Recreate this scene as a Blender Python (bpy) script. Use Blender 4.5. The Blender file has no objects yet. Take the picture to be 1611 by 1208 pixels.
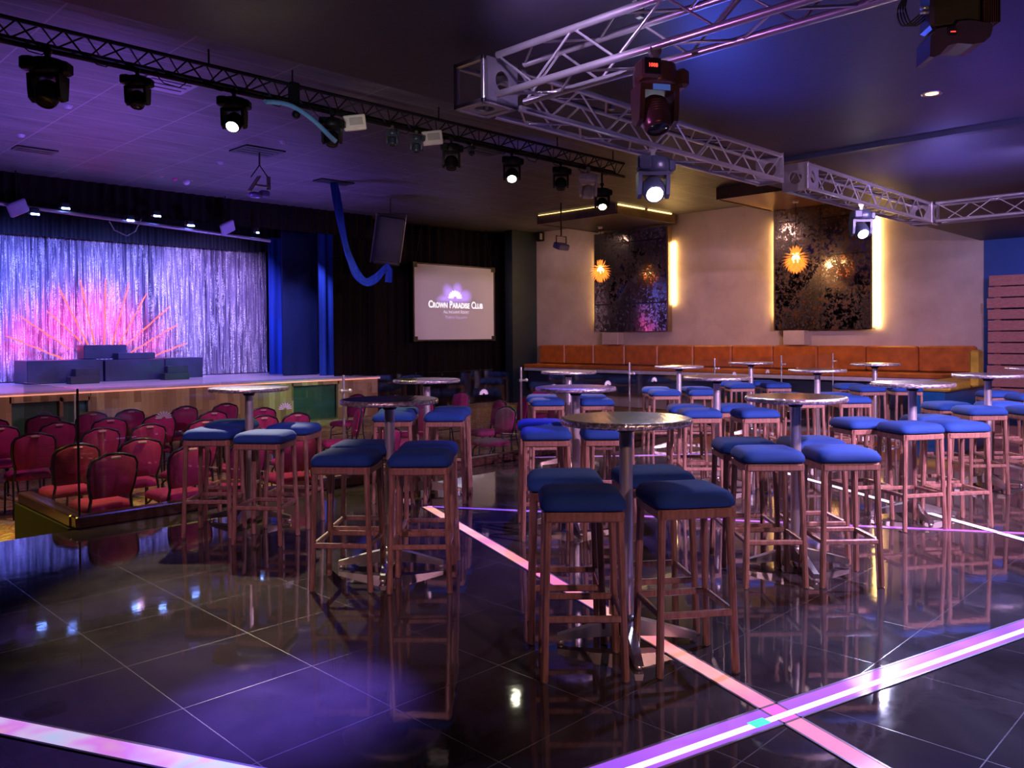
import bpy, math, random
from mathutils import Vector, Matrix
random.seed(7)
S = bpy.context.scene
COL = S.collection
PI = math.pi
# ------------------------------------------------------------------ camera
YAW, PIT, ROL, FPX, CYP, CAMH = math.radians(45.2212), math.radians(0.8809), math.radians(-0.4291), 1293.0, 550.0, 1.4933
def cam_axes():
    fw = Vector((math.sin(YAW), math.cos(YAW), 0)); rt = Vector((math.cos(YAW), -math.sin(YAW), 0)); up = Vector((0, 0, 1))
    f2 = fw*math.cos(PIT) - up*math.sin(PIT); u2 = up*math.cos(PIT) + fw*math.sin(PIT)
    r3 = rt*math.cos(ROL) + u2*math.sin(ROL); u3 = u2*math.cos(ROL) - rt*math.sin(ROL)
    return r3, u3, f2
CR, CU, CF = cam_axes()
cam = bpy.data.objects.new('camera', bpy.data.cameras.new('camera')); COL.objects.link(cam)
cam.matrix_world = Matrix(((CR.x, CU.x, -CF.x, 0), (CR.y, CU.y, -CF.y, 0), (CR.z, CU.z, -CF.z, CAMH), (0, 0, 0, 1)))
cam.data.sensor_width = 36.0; cam.data.lens = FPX/1611*36; cam.data.shift_y = -(604-CYP)/1611
cam.data.clip_start = 0.05; cam.data.clip_end = 200
S.camera = cam
S.view_settings.view_transform = 'Standard'; S.view_settings.look = 'None'
S.view_settings.exposure = 0.0; S.view_settings.gamma = 1.0; S.view_settings.use_curve_mapping = False
# ------------------------------------------------------------------ world
w = bpy.data.worlds.new('world'); S.world = w; w.use_nodes = True
w.node_tree.nodes['Background'].inputs[0].default_value = (0.16, 0.11, 0.30, 1)
w.node_tree.nodes['Background'].inputs[1].default_value = 0.05
# ------------------------------------------------------------------ lights of the room and added fill spots
def spot(loc, target, color, energy, deg=60, blend=0.6, rad=0.06, name='spot_beam'):
    L = bpy.data.lights.new(name, 'SPOT'); L.energy = energy; L.color = color
    L.spot_size = math.radians(deg); L.spot_blend = blend; L.shadow_soft_size = rad
    o = bpy.data.objects.new(name, L); COL.objects.link(o); o.location = loc
    d = Vector(target) - Vector(loc); o.rotation_euler = d.to_track_quat('-Z', 'Y').to_euler()
    return o
def point(loc, color, energy, rad=0.08, name='lamp_bulb'):
    L = bpy.data.lights.new(name, 'POINT'); L.energy = energy; L.color = color; L.shadow_soft_size = rad
    o = bpy.data.objects.new(name, L); COL.objects.link(o); o.location = loc
    return o
PURP = (0.42, 0.2, 1.0); BLUE = (0.06, 0.12, 1.0); PINK = (1.0, 0.33, 0.52); WARM = (1.0, 0.62, 0.33); LILA = (0.72, 0.5, 1.0)
GOLD = (1.0, 0.66, 0.22); WHITE = (1.0, 0.95, 0.85)
# stage wash from the lighting bar behind the black valance
for x, c, e in ((4.3, (0.17, 0.20, 1), 950), (5.6, (0.20, 0.22, 1), 900), (7.0, (0.24, 0.24, 1), 900), (8.3, (0.28, 0.26, 1), 950), (9.8, (0.46, 0.30, 1), 1000), (3.0, (0.17, 0.20, 1), 950)):
    spot((x, 17.75, 3.85), (x, 21.2, 2.1), c, e*1.25, 76, 0.9, 0.05)
for x in (4.0, 6.0, 8.0, 10.0, 11.0):
    spot((x, 17.8, 3.9), (x, 18.6, 0.54), (0.55, 0.42, 1.0), 330, 84, 0.9, 0.05)
for x, z, e in ((4.9, 1.2, 36), (5.6, 1.5, 100), (6.2, 1.9, 150), (6.9, 2.0, 150), (7.6, 1.8, 120), (8.3, 1.4, 60), (6.5, 1.3, 120)):  # added pink spots for the neon fan's glow on the curtain
    spot((x, 20.65, z), (x, 21.3, z+0.1), (1.0, 0.01, 0.08), e*0.8, 130, 1.0, 0.1)
spot((8.6, 18.9, 3.8), (10.95, 20.1, 1.5), (0.02, 0.14, 1.0), 700, 26, 0.9)  # added spot lighting the blue side curtain
# lit moving heads on the black truss, pale yellow
spot((4.18, 8.18, 3.66), (2.3, 4.75, 0), (1.0, 0.84, 0.58), 1900, 24, 0.6, 0.05)
spot((8.45, 8.16, 3.66), (7.6, 4.2, 0), (1.0, 0.60, 0.66), 700, 62, 0.5, 0.05)
spot((10.55, 8.1, 3.5), (10.4, 4.6, 0), (1.0, 0.60, 0.70), 700, 66, 0.5, 0.05)
# moving heads on the silver truss
spot((5.44, 3.62, 2.62), (2.9, 1.6, 0.2), (0.62, 0.66, 1.0), 110, 70, 0.8, 0.06)
spot((9.6, 3.62, 2.6), (7.0, 1.0, 0), (0.6, 0.6, 1.0), 200, 80, 0.8, 0.06)
# blue, purple and pink washes over the dance floor, added spots without fixtures
spot((2.6, 4.0, 3.2), (1.72, 3.0, 0), (0.20, 0.12, 1.0), 3600, 20, 1.0, 0.05)
spot((5.2, 0.3, 2.85), (6.3, 4.0, 0.5), (0.95, 0.50, 0.90), 900, 80, 0.7, 0.06)
spot((6.0, -0.8, 2.85), (8.8, 3.4, 0.5), (0.98, 0.55, 0.95), 1500, 86, 0.7, 0.06)
spot((8.6, 0.0, 2.85), (11.2, 5.0, 0.5), (0.85, 0.50, 1.0), 1100, 80, 0.7, 0.06)
spot((1.6, -0.9, 2.4), (3.2, 2.2, 0.2), (1.0, 0.46, 0.42), 200, 38, 0.7, 0.06)
spot((0.2, 1.8, 2.6), (3.2, 4.6, 0.4), (1.0, 0.44, 0.62), 210, 54, 0.7, 0.06)
spot((0.6, 4.2, 3.2), (3.4, 6.4, 0.4), (0.92, 0.40, 0.72), 130, 50, 0.7, 0.06)
spot((4.1, 6.0, 4.4), (4.7, 6.2, 0), (0.12, 0.10, 1.0), 120, 80, 0.9, 0.06)
spot((6.5, 5.6, 4.4), (4.6, 4.0, 0), (0.07, 0.06, 1.0), 1100, 36, 0.9, 0.06)
spot((6.5, 1.6, 3.2), (4.3, 0.5, 0), (0.42, 0.42, 1.0), 1900, 64, 1.0, 0.06)
spot((2.2, 1.0, 2.2), (3.55, 2.45, 2.85), (1.0, 0.5, 0.45), 22, 18, 0.8, 0.05)  # added fill lamp for the bronze moving head
spot((1.9, 3.2, 2.5), (3.6, 1.6, 3.1), (0.75, 0.25, 1.0), 60, 60, 0.9, 0.05)  # added magenta fill lamp for the silver truss
spot((3.5, 0.3, 2.1), (4.45, 1.34, 2.98), (1.0, 0.62, 0.35), 22, 26, 0.9, 0.05)  # added fill lamp for the finned ceiling fixture
spot((3.4, -0.6, 2.8), (5.0, 2.3, 0.45), (1.0, 0.55, 0.72), 330, 36, 0.8, 0.06)  # added soft fill for the second front row stools
# added up-lights without fixtures, washing the slab blue and brightening the silver truss
spot((5.4, 3.3, 2.4), (5.6, 2.4, 3.3), (0.06, 0.11, 1.0), 140, 150, 1.0, 0.1)
spot((5.6, 0.5, 2.2), (5.7, 0.6, 3.3), (0.12, 0.10, 1.0), 90, 140, 1.0, 0.1)
spot((9.4, 2.9, 2.3), (9.5, 2.6, 3.3), (0.24, 0.20, 1.0), 150, 140, 1.0, 0.1)
spot((7.4, 2.0, 2.2), (7.6, 1.6, 3.3), (0.20, 0.10, 0.9), 60, 150, 1.0, 0.1)
spot((2.4, 2.6, 3.1), (5.8, 3.82, 3.05), (0.72, 0.50, 1.0), 300, 60, 0.9, 0.05)
spot((9.4, 1.6, 3.0), (10.2, 3.8, 3.1), (0.5, 0.45, 1.0), 150, 110, 0.9, 0.05)
# added purple up-lights for the tiled ceiling, no fixtures; coloured spots on the audience
spot((4.2, 12.0, 1.0), (3.6, 12.9, 4.6), (0.30, 0.15, 1.0), 1050, 130, 1.0, 0.3)
spot((8.8, 15.0, 1.6), (8.6, 15.4, 4.6), (0.26, 0.15, 1.0), 420, 140, 1.0, 0.3)
spot((3.4, 8.8, 3.6), (3.2, 10.0, 4.6), (0.12, 0.07, 1.0), 30, 150, 1.0, 0.1)
spot((9.6, 8.9, 3.8), (9.7, 9.8, 4.6), (0.06, 0.07, 1.0), 16, 150, 1.0, 0.1)
spot((1.4, 9.2, 4.2), (1.5, 8.3, -0.4), (1.0, 0.74, 0.08), 900, 46, 0.8, 0.1)
spot((3.6, 8.7, 4.0), (3.8, 9.6, -0.4), (1.0, 0.50, 0.62), 260, 80, 0.8, 0.1)
spot((5.8, 8.7, 4.0), (5.8, 9.8, -0.4), (0.95, 0.55, 0.6), 250, 70, 0.8, 0.1)
spot((4.0, 8.9, 4.1), (4.3, 16.6, 0.1), (1.0, 0.62, 0.46), 620, 40, 0.9, 0.1)
spot((9.0, 9.0, 4.1), (8.6, 16.6, 0.2), (1.0, 0.70, 0.40), 520, 46, 0.9, 0.1)
spot((9.8, 15.2, 0.8), (9.9, 16.9, -0.1), (0.05, 1.0, 0.25), 50, 90, 0.9, 0.1)
spot((7.9, 8.9, 4.0), (7.9, 8.5, -0.4), (0.1, 1.0, 0.35), 520, 34, 0.8, 0.1)
spot((11.2, 10.4, 3.6), (12.6, 8.6, -0.4), (0.35, 1.0, 0.15), 160, 50, 0.8, 0.1)
spot((4.6, 7.3, 3.6), (4.4, 7.7, -0.4), (1.0, 0.85, 0.15), 420, 80, 0.8, 0.1)
# added wash spots without fixtures for the cream wall, bench and slat boards
spot((15.0, 15.4, 4.5), (18.0, 15.6, 2.4), (1.0, 0.62, 0.5), 80, 100, 1.0, 0.1)
spot((14.0, 10.6, 4.3), (18.0, 10.5, 2.0), (1.0, 0.55, 0.48), 140, 90, 1.0, 0.1)
spot((14.5, 5.9, 3.2), (18.0, 5.4, 2.1), (0.60, 0.45, 0.95), 75, 95, 1.0, 0.1)
spot((14.8, 9.0, 3.2), (17.8, 8.6, 0.9), (1.0, 0.5, 0.2), 120, 120, 1.0, 0.1)
spot((14.6, 2.6, 3.1), (18.0, 3.0, 1.6), (0.66, 0.45, 1.0), 230, 100, 1.0, 0.1)
spot((3.6, 6.4, 3.0), (4.95, 8.2, 4.1), (0.5, 0.75, 1.0), 40, 26, 0.8, 0.05)  # added fill lamp brightening the foam noodle
spot((4.6, 6.4, 2.9), (6.3, 8.4, 4.1), (1.0, 0.85, 0.75), 70, 36, 0.8, 0.05)  # added fill lamp brightening the white box lights
# projector beam on the hanging screen
spot((12.2, 9.5, 4.2), (15.1, 17.1, 2.45), (0.74, 0.62, 0.92), 190, 22, 0.6, 0.05)

# ------------------------------------------------------------------ pixel to plane helpers (1611 x 1208 frame)
def ray(px, py): return CF + CR*((px-805.5)/FPX) + CU*((CYP-py)/FPX)
ORG = Vector((0, 0, CAMH))
def at_z(px, py, z=0.0): d = ray(px, py); return ORG + d*((z-CAMH)/d.z)
def at_x(px, py, x): d = ray(px, py); return ORG + d*(x/d.x)
def at_y(px, py, y): d = ray(px, py); return ORG + d*(y/d.y)

# ------------------------------------------------------------------ materials
def newmat(name):
    m = bpy.data.materials.new(name); m.use_nodes = True
    nt = m.node_tree; return m, nt, nt.nodes['Principled BSDF']
def N(nt, t, **kw):
    n = nt.nodes.new(t)
    for k, v in kw.items(): setattr(n, k, v)
    return n
def coords(nt, scale=(1, 1, 1), kind='Object'):
    tc = N(nt, 'ShaderNodeTexCoord'); mp = N(nt, 'ShaderNodeMapping'); mp.inputs['Scale'].default_value = scale
    nt.links.new(tc.outputs[kind], mp.inputs[0]); return mp.outputs[0]
def ramp(nt, fac, stops, interp='LINEAR'):
    r = N(nt, 'ShaderNodeValToRGB'); r.color_ramp.interpolation = interp
    els = r.color_ramp.elements
    while len(els) < len(stops): els.new(0.5)
    for e, (p, c) in zip(els, stops): e.position = p; e.color = (*c, 1) if len(c) == 3 else c
    nt.links.new(fac, r.inputs[0]); return r.outputs[0]
def noise(nt, vec, scale, detail=3, rough=0.5, dist=0.0):
    n = N(nt, 'ShaderNodeTexNoise'); n.inputs['Scale'].default_value = scale; n.inputs['Detail'].default_value = detail
    n.inputs['Roughness'].default_value = rough; n.inputs['Distortion'].default_value = dist
    nt.links.new(vec, n.inputs['Vector']); return n.outputs['Fac']
def bump(nt, b, h, s=0.2, d=0.01):
    n = N(nt, 'ShaderNodeBump'); n.inputs['Strength'].default_value = s; n.inputs['Distance'].default_value = d
    nt.links.new(h, n.inputs['Height']); nt.links.new(n.outputs[0], b.inputs['Normal'])
def plain(name, col, rough=0.5, metal=0.0, var=0.12, scale=8.0, coat=0.0):
    m, nt, b = newmat(name)
    f = noise(nt, coords(nt), scale, 4)
    lo = tuple(max(0, c*(1-var)) for c in col); hi = tuple(min(1, c*(1+var)) for c in col)
    nt.links.new(ramp(nt, f, [(0.3, lo), (0.7, hi)]), b.inputs['Base Color'])
    b.inputs['Roughness'].default_value = rough; b.inputs['Metallic'].default_value = metal
    b.inputs['Coat Weight'].default_value = coat
    return m
def glow(name, col, s):
    m, nt, b = newmat(name)
    b.inputs['Base Color'].default_value = (*col, 1); b.inputs['Emission Color'].default_value = (*col, 1)
    b.inputs['Emission Strength'].default_value = s; b.inputs['Roughness'].default_value = 0.3
    return m
def mth(nt, op, a, b=None, c=None):
    n = N(nt, 'ShaderNodeMath', operation=op)
    for i, v in enumerate((a, b, c)):
        if v is None: continue
        if isinstance(v, (int, float)): n.inputs[i].default_value = v
        else: nt.links.new(v, n.inputs[i])
    return n.outputs[0]
def mixc(nt, f, a, b):
    n = N(nt, 'ShaderNodeMix', data_type='RGBA')
    if isinstance(f, (int, float)): n.inputs['Factor'].default_value = f
    else: nt.links.new(f, n.inputs['Factor'])
    for s, v in (('A', a), ('B', b)):
        k = [i for i in n.inputs if i.name == s and i.type == 'RGBA'][0]
        if isinstance(v, tuple): k.default_value = (*v, 1)
        else: nt.links.new(v, k)
    return [o for o in n.outputs if o.type == 'RGBA'][0]
def gridlines(nt, x0, sx, y0, sy, wid, ax=('X', 'Y')):
    tc = N(nt, 'ShaderNodeTexCoord'); sp = N(nt, 'ShaderNodeSeparateXYZ'); nt.links.new(tc.outputs['Object'], sp.inputs[0])
    out = None
    for a, o0, s in ((ax[0], x0, sx), (ax[1], y0, sy)):
        v = mth(nt, 'DIVIDE', mth(nt, 'SUBTRACT', sp.outputs[a], o0), s)
        fr = mth(nt, 'ABSOLUTE', mth(nt, 'SUBTRACT', mth(nt, 'FRACT', v), 0.5))
        g = mth(nt, 'GREATER_THAN', fr, 0.5 - wid/s/2)
        out = g if out is None else mth(nt, 'MAXIMUM', out, g)
    return out
M = {}
def m_floor():
    m, nt, b = newmat('polished black porcelain tile')
    g = gridlines(nt, 1.40, 0.595, 1.45, 0.61, 0.0045)
    v = coords(nt)
    f = noise(nt, v, 1.6, 5, 0.6, 0.6)
    base = ramp(nt, f, [(0.3, (0.020, 0.015, 0.018)), (0.72, (0.066, 0.056, 0.058))])
    nt.links.new(mixc(nt, g, base, (0.10, 0.085, 0.092)), b.inputs['Base Color'])
    r = noise(nt, coords(nt, (1, 1, 1)), 4.0, 5, 0.7)
    nt.links.new(mth(nt, 'ADD', mth(nt, 'MULTIPLY', r, 0.10), mth(nt, 'MULTIPLY', g, 0.14)), b.inputs['Roughness'])
    b.inputs['Specular IOR Level'].default_value = 0.9; b.inputs['IOR'].default_value = 1.62
    bump(nt, b, noise(nt, v, 9.0, 2), 0.03, 0.01)
    return m
def m_ceiltile():
    m, nt, b = newmat('dark acoustic ceiling tile')
    tc = N(nt, 'ShaderNodeTexCoord'); sp = N(nt, 'ShaderNodeSeparateXYZ'); nt.links.new(tc.outputs['Object'], sp.inputs[0])
    g = gridlines(nt, 0.1, 1.22, 0.1, 0.61, 0.018)
    f = noise(nt, coords(nt, (0.8, 3.0, 1)), 1.4, 5, 0.65)
    base = ramp(nt, f, [(0.3, (0.055, 0.050, 0.060)), (0.7, (0.115, 0.10, 0.12))])
    nt.links.new(mixc(nt, g, base, (0.20, 0.17, 0.19)), b.inputs['Base Color'])
    b.inputs['Roughness'].default_value = 0.55
    bump(nt, b, mth(nt, 'ADD', f, mth(nt, 'MULTIPLY', g, -0.6)), 0.6, 0.03)
    return m
def m_wood(name, a, c, sc=(3, 3, 0.5), rough=0.38, coat=0.25):
    m, nt, b = newmat(name)
    f = noise(nt, coords(nt, sc), 14.0, 6, 0.6, 0.4)
    nt.links.new(ramp(nt, f, [(0.3, a), (0.7, c)]), b.inputs['Base Color'])
    b.inputs['Roughness'].default_value = rough; b.inputs['Coat Weight'].default_value = coat; b.inputs['Coat Roughness'].default_value = 0.25
    bump(nt, b, f, 0.15, 0.002)
    return m
def m_fabric(name, col, rough=0.85, sheen=0.4):
    m, nt, b = newmat(name)
    f = noise(nt, coords(nt), 60.0, 3); f2 = noise(nt, coords(nt), 5.0, 3)
    lo = tuple(c*0.75 for c in col); hi = tuple(min(1, c*1.2) for c in col)
    nt.links.new(ramp(nt, f2, [(0.3, lo), (0.7, hi)]), b.inputs['Base Color'])
    b.inputs['Roughness'].default_value = rough; b.inputs['Sheen Weight'].default_value = sheen
    b.inputs['Sheen Tint'].default_value = (*col, 1)
    bump(nt, b, f, 0.3, 0.002)
    return m
def m_swirl():
    m, nt, b = newmat('swirl brushed steel')
    v = N(nt, 'ShaderNodeTexVoronoi'); v.inputs['Scale'].default_value = 26; v.inputs['Randomness'].default_value = 0.0
    nt.links.new(coords(nt), v.inputs['Vector'])
    wv = mth(nt, 'SINE', mth(nt, 'MULTIPLY', v.outputs['Distance'], 60.0))
    nt.links.new(ramp(nt, wv, [(0.2, (0.42, 0.40, 0.40)), (0.8, (0.72, 0.70, 0.70))]), b.inputs['Base Color'])
    b.inputs['Metallic'].default_value = 1.0; b.inputs['Roughness'].default_value = 0.2
    bump(nt, b, v.outputs['Distance'], 0.35, 0.004)
    return m
def m_hammer():
    m, nt, b = newmat('stamped steel edge')
    f = noise(nt, coords(nt), 45.0, 2, 0.6)
    nt.links.new(ramp(nt, f, [(0.4, (0.35, 0.34, 0.36)), (0.6, (0.95, 0.93, 0.95))]), b.inputs['Base Color'])
    b.inputs['Metallic'].default_value = 0.8; b.inputs['Roughness'].default_value = 0.27
    bump(nt, b, f, 0.9, 0.01)
    return m
def m_carpet():
    m, nt, b = newmat('multicoloured streaked carpet')
    v = coords(nt, (1.0, 1.6, 1))
    f = noise(nt, v, 1.5, 4, 0.6, 1.8)
    c = ramp(nt, f, [(0.30, (0.05, 0.03, 0.07)), (0.42, (0.50, 0.34, 0.04)), (0.48, (0.24, 0.03, 0.10)), (0.54, (0.62, 0.50, 0.10)), (0.60, (0.10, 0.08, 0.16)), (0.66, (0.50, 0.44, 0.30)), (0.74, (0.20, 0.04, 0.12))], 'LINEAR')
    s = noise(nt, coords(nt, (1.2, 9, 1)), 2.4, 3, 0.6, 2.2)
    k = ramp(nt, s, [(0.47, (0, 0, 0)), (0.5, (1, 1, 1)), (0.53, (0, 0, 0))])
    nt.links.new(mixc(nt, k, c, (0.03, 0.02, 0.05)), b.inputs['Base Color'])
    b.inputs['Roughness'].default_value = 0.9
    return m
def m_planks():
    m, nt, b = newmat('mixed reclaimed wood planks')
    tc = N(nt, 'ShaderNodeTexCoord'); sp = N(nt, 'ShaderNodeSeparateXYZ'); nt.links.new(tc.outputs['Object'], sp.inputs[0])
    i = mth(nt, 'FLOOR', mth(nt, 'DIVIDE', sp.outputs['X'], 0.14))
    j = mth(nt, 'FLOOR', mth(nt, 'ADD', mth(nt, 'MULTIPLY', sp.outputs['Z'], 1.4), mth(nt, 'MULTIPLY', i, 0.37)))
    wn = N(nt, 'ShaderNodeTexWhiteNoise', noise_dimensions='2D'); cb = N(nt, 'ShaderNodeCombineXYZ')
    nt.links.new(i, cb.inputs[0]); nt.links.new(j, cb.inputs[1]); nt.links.new(cb.outputs[0], wn.inputs['Vector'])
    c = ramp(nt, wn.outputs['Value'], [(0, (0.16, 0.07, 0.04)), (0.35, (0.42, 0.24, 0.13)), (0.7, (0.58, 0.40, 0.24)), (1, (0.30, 0.14, 0.09))])
    f = noise(nt, coords(nt, (12, 12, 1.2)), 4, 5)
    nt.links.new(mixc(nt, mth(nt, 'MULTIPLY', f, 0.6), c, (0.16, 0.08, 0.04)), b.inputs['Base Color'])
    b.inputs['Roughness'].default_value = 0.5
    return m
def m_plaster(name, a, c, rough=0.55):
    m, nt, b = newmat(name)
    f = noise(nt, coords(nt), 1.2, 6, 0.6, 0.3); f2 = noise(nt, coords(nt), 14, 4)
    nt.links.new(ramp(nt, f, [(0.3, a), (0.7, c)]), b.inputs['Base Color'])
    b.inputs['Roughness'].default_value = rough
    bump(nt, b, f2, 0.15, 0.01)
    return m
def m_antique(dk=1.0, sh=0.0):
    m, nt, b = newmat('antiqued rusty mirror')
    f = noise(nt, coords(nt), 11.0, 12, 0.8, 0.5); f2 = noise(nt, coords(nt, (1, 1, 0.8)), 1.1, 4, 0.6)
    g = gridlines(nt, 0.0, 1.6, -0.6, 0.82, 0.035, ('Y', 'Z'))
    spots = ramp(nt, mth(nt, 'ADD', f, mth(nt, 'MULTIPLY', mth(nt, 'SUBTRACT', f2, 0.5), 0.5)), [(0.42+sh, (0, 0, 0)), (0.50+sh, (1, 1, 1))])
    rust = ramp(nt, f, [(0.42, (0.004, 0.003, 0.004)), (0.52, (0.012*dk, 0.008*dk, 0.006*dk)), (0.58, (0.20*dk, 0.08*dk, 0.03*dk)), (0.62, (0.016*dk, 0.012*dk, 0.010*dk)), (0.72, (0.15*dk, 0.12*dk, 0.09*dk)), (0.8, (0.02, 0.016, 0.012))])
    mir = ramp(nt, f2, [(0.3, (0.22, 0.18, 0.16)), (0.7, (0.52, 0.46, 0.42))])
    k = mth(nt, 'MAXIMUM', spots, g)
    nt.links.new(mixc(nt, k, mir, rust), b.inputs['Base Color'])
    nt.links.new(mth(nt, 'SUBTRACT', 1.0, mth(nt, 'MULTIPLY', k, 0.75)), b.inputs['Metallic'])
    nt.links.new(mth(nt, 'ADD', 0.05, mth(nt, 'MULTIPLY', k, 0.25)), b.inputs['Roughness'])
    bump(nt, b, f, 0.12, 0.004)
    return m
def m_glass():
    m = bpy.data.materials.new('clear railing glass'); m.use_nodes = True; nt = m.node_tree
    nt.nodes.remove(nt.nodes['Principled BSDF']); out = nt.nodes['Material Output']
    t = N(nt, 'ShaderNodeBsdfTransparent'); t.inputs[0].default_value = (0.95, 0.985, 0.975, 1)
    g = N(nt, 'ShaderNodeBsdfGlossy'); g.inputs['Roughness'].default_value = 0.0
    fr = N(nt, 'ShaderNodeLayerWeight'); fr.inputs[0].default_value = 0.5
    mx = N(nt, 'ShaderNodeMixShader'); nt.links.new(mth(nt, 'ADD', 0.06, mth(nt, 'MULTIPLY', mth(nt, 'POWER', fr.outputs['Facing'], 5.0), 0.7)), mx.inputs[0])
    nt.links.new(t.outputs[0], mx.inputs[1]); nt.links.new(g.outputs[0], mx.inputs[2]); nt.links.new(mx.outputs[0], out.inputs[0])
    return m
def m_tinsel():
    m, nt, b = newmat('silver tinsel strips')
    f = noise(nt, coords(nt, (24, 1, 0.22)), 2.4, 5, 0.7, 0.2)
    s = noise(nt, coords(nt, (30, 1, 14)), 2.6, 4, 0.8)
    st = noise(nt, coords(nt, (15, 1, 0.6)), 2.0, 4, 0.75)
    c = ramp(nt, f, [(0.38, (0.02, 0.02, 0.05)), (0.5, (0.15, 0.14, 0.23)), (0.62, (0.42, 0.38, 0.52))])
    k = mth(nt, 'MULTIPLY', ramp(nt, st, [(0.50, (0, 0, 0)), (0.56, (1, 1, 1))]), ramp(nt, s, [(0.46, (0, 0, 0)), (0.54, (1, 1, 1))]))  # sparkle glints painted into the colour as white dots
    nt.links.new(mixc(nt, k, c, (0.95, 0.97, 1.0)), b.inputs['Base Color'])
    b.inputs['Roughness'].default_value = 0.4
    bump(nt, b, mth(nt, 'ADD', f, mth(nt, 'MULTIPLY', s, 0.5)), 0.7, 0.04)
    return m
def m_drape(name, a, c, rough=0.8, sc=7.0):
    m, nt, b = newmat(name)
    f = noise(nt, coords(nt, (sc, sc, 0.2)), 1.5, 3, 0.6)
    nt.links.new(ramp(nt, f, [(0.3, a), (0.7, c)]), b.inputs['Base Color'])
    b.inputs['Roughness'].default_value = rough; b.inputs['Specular IOR Level'].default_value = 0.2
    return m
def m_strip(name, stops, s, seed=0.0, sc=1.2):
    m, nt, b = newmat(name)
    mp = coords(nt, (1, 1, 1)); n = N(nt, 'ShaderNodeTexNoise', noise_dimensions='4D'); n.inputs['W'].default_value = seed
    n.inputs['Scale'].default_value = sc; n.inputs['Detail'].default_value = 2; nt.links.new(mp, n.inputs['Vector'])
    c = ramp(nt, n.outputs['Fac'], stops)
    nt.links.new(c, b.inputs['Emission Color']); nt.links.new(c, b.inputs['Base Color'])
    b.inputs['Emission Strength'].default_value = s; b.inputs['Roughness'].default_value = 0.25
    return m
M['floor'] = m_floor(); M['ceil'] = m_ceiltile(); M['carpet'] = m_carpet(); M['planks'] = m_planks()
M['stoolwood'] = m_wood('reddish brown stained wood', (0.14, 0.066, 0.048), (0.35, 0.20, 0.16))
M['seatblue'] = m_fabric('royal blue upholstery', (0.0015, 0.046, 0.25), 0.85, 0.06)
M['burgundy'] = m_fabric('burgundy upholstery', (0.27, 0.004, 0.10), 0.85, 0.1)
M['swirl'] = m_swirl(); M['hammer'] = m_hammer()
M['chrome'] = plain('polished chrome tube', (0.92, 0.92, 0.94), 0.30, 0.82, 0.03)
M['castalu'] = plain('cast aluminium base', (0.62, 0.60, 0.58), 0.28, 1.0, 0.1)
M['alu'] = plain('bright aluminium truss tube', (0.66, 0.64, 0.68), 0.3, 0.9, 0.08)
M['blackmetal'] = plain('matt black metal', (0.012, 0.012, 0.014), 0.45, 0.3)
M['darktruss'] = plain('black painted truss', (0.010, 0.009, 0.012), 0.5, 0.3)
M['chairframe'] = plain('black hammered chair frame', (0.03, 0.03, 0.04), 0.3, 0.6)
M['bronze'] = plain('dark bronze housing', (0.13, 0.06, 0.055), 0.28, 0.5)
M['greyhead'] = plain('grey housing', (0.06, 0.08, 0.13), 0.35, 0.4)
M['whitehead'] = plain('white scanner housing', (0.6, 0.56, 0.55), 0.35, 0.0)
M['lensdark'] = plain('dark glass lens', (0.02, 0.02, 0.03), 0.06, 0.0)
M['slab'] = m_plaster('black painted plaster ceiling', (0.018, 0.014, 0.030), (0.028, 0.022, 0.046), 0.5)
M['cream'] = m_plaster('cream polished plaster', (0.44, 0.34, 0.29), (0.62, 0.51, 0.43), 0.38)
M['greywall'] = m_plaster('grey blue paint', (0.008, 0.016, 0.026), (0.013, 0.025, 0.038))
M['bluewall'] = m_plaster('deep blue paint', (0.01, 0.06, 0.30), (0.015, 0.09, 0.42))
M['black'] = plain('black paint', (0.008, 0.007, 0.009), 0.6)
M['darkwall'] = plain('dark plum paint', (0.05, 0.03, 0.05), 0.7)
M['antique'] = m_antique(0.9, 0.03); M['antique_dark'] = m_antique(0.4, 0.02)
M['rustframe'] = m_plaster('mottled bronze frame', (0.05, 0.03, 0.015), (0.24, 0.15, 0.07), 0.35)
M['tanply'] = m_wood('tan plywood', (0.30, 0.17, 0.08), (0.5, 0.3, 0.15), (1, 6, 1))
M['orange'] = m_fabric('burnt orange leather', (0.46, 0.13, 0.02), 0.4, 0.0)
M['yellow'] = m_fabric('mustard yellow leather', (0.60, 0.42, 0.05), 0.4, 0.0)
M['bluebase'] = plain('blue lacquer plinth', (0.01, 0.10, 0.30), 0.3)
M['whitetrim'] = plain('pale lilac trim', (0.55, 0.53, 0.66), 0.4)
M['pallet'] = m_wood('pink brown rough timber', (0.34, 0.12, 0.11), (0.56, 0.26, 0.22), (1, 1, 8), 0.7, 0.0)
M['curb'] = m_wood('dark glossy brown curb', (0.025, 0.012, 0.010), (0.06, 0.028, 0.022), (1, 1, 4), 0.25, 0.4)
M['glass'] = m_glass()
M['decal'] = plain('frosted white decal', (0.85, 0.85, 0.9), 0.5)
M['tinsel'] = m_tinsel()
M['blackdrape'] = m_drape('black velour drape', (0.002, 0.0015, 0.002), (0.008, 0.003, 0.004))
M['reddrape'] = m_drape('dark maroon velour drape', (0.0006, 0.0002, 0.0003), (0.005, 0.0005, 0.001))
M['bluedrape'] = m_drape('blue velour drape', (0.008, 0.03, 0.22), (0.02, 0.08, 0.5))
M['navydrape'] = m_drape('navy flat drape', (0.004, 0.010, 0.06), (0.006, 0.016, 0.09), 0.7, 2.0)
M['swag'] = m_drape('royal blue sheer fabric', (0.01, 0.04, 0.45), (0.02, 0.08, 0.7), 0.6, 12.0)
M['riser'] = m_plaster('scuffed dark blue stage deck', (0.005, 0.007, 0.026), (0.028, 0.030, 0.095), 0.35)
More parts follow.
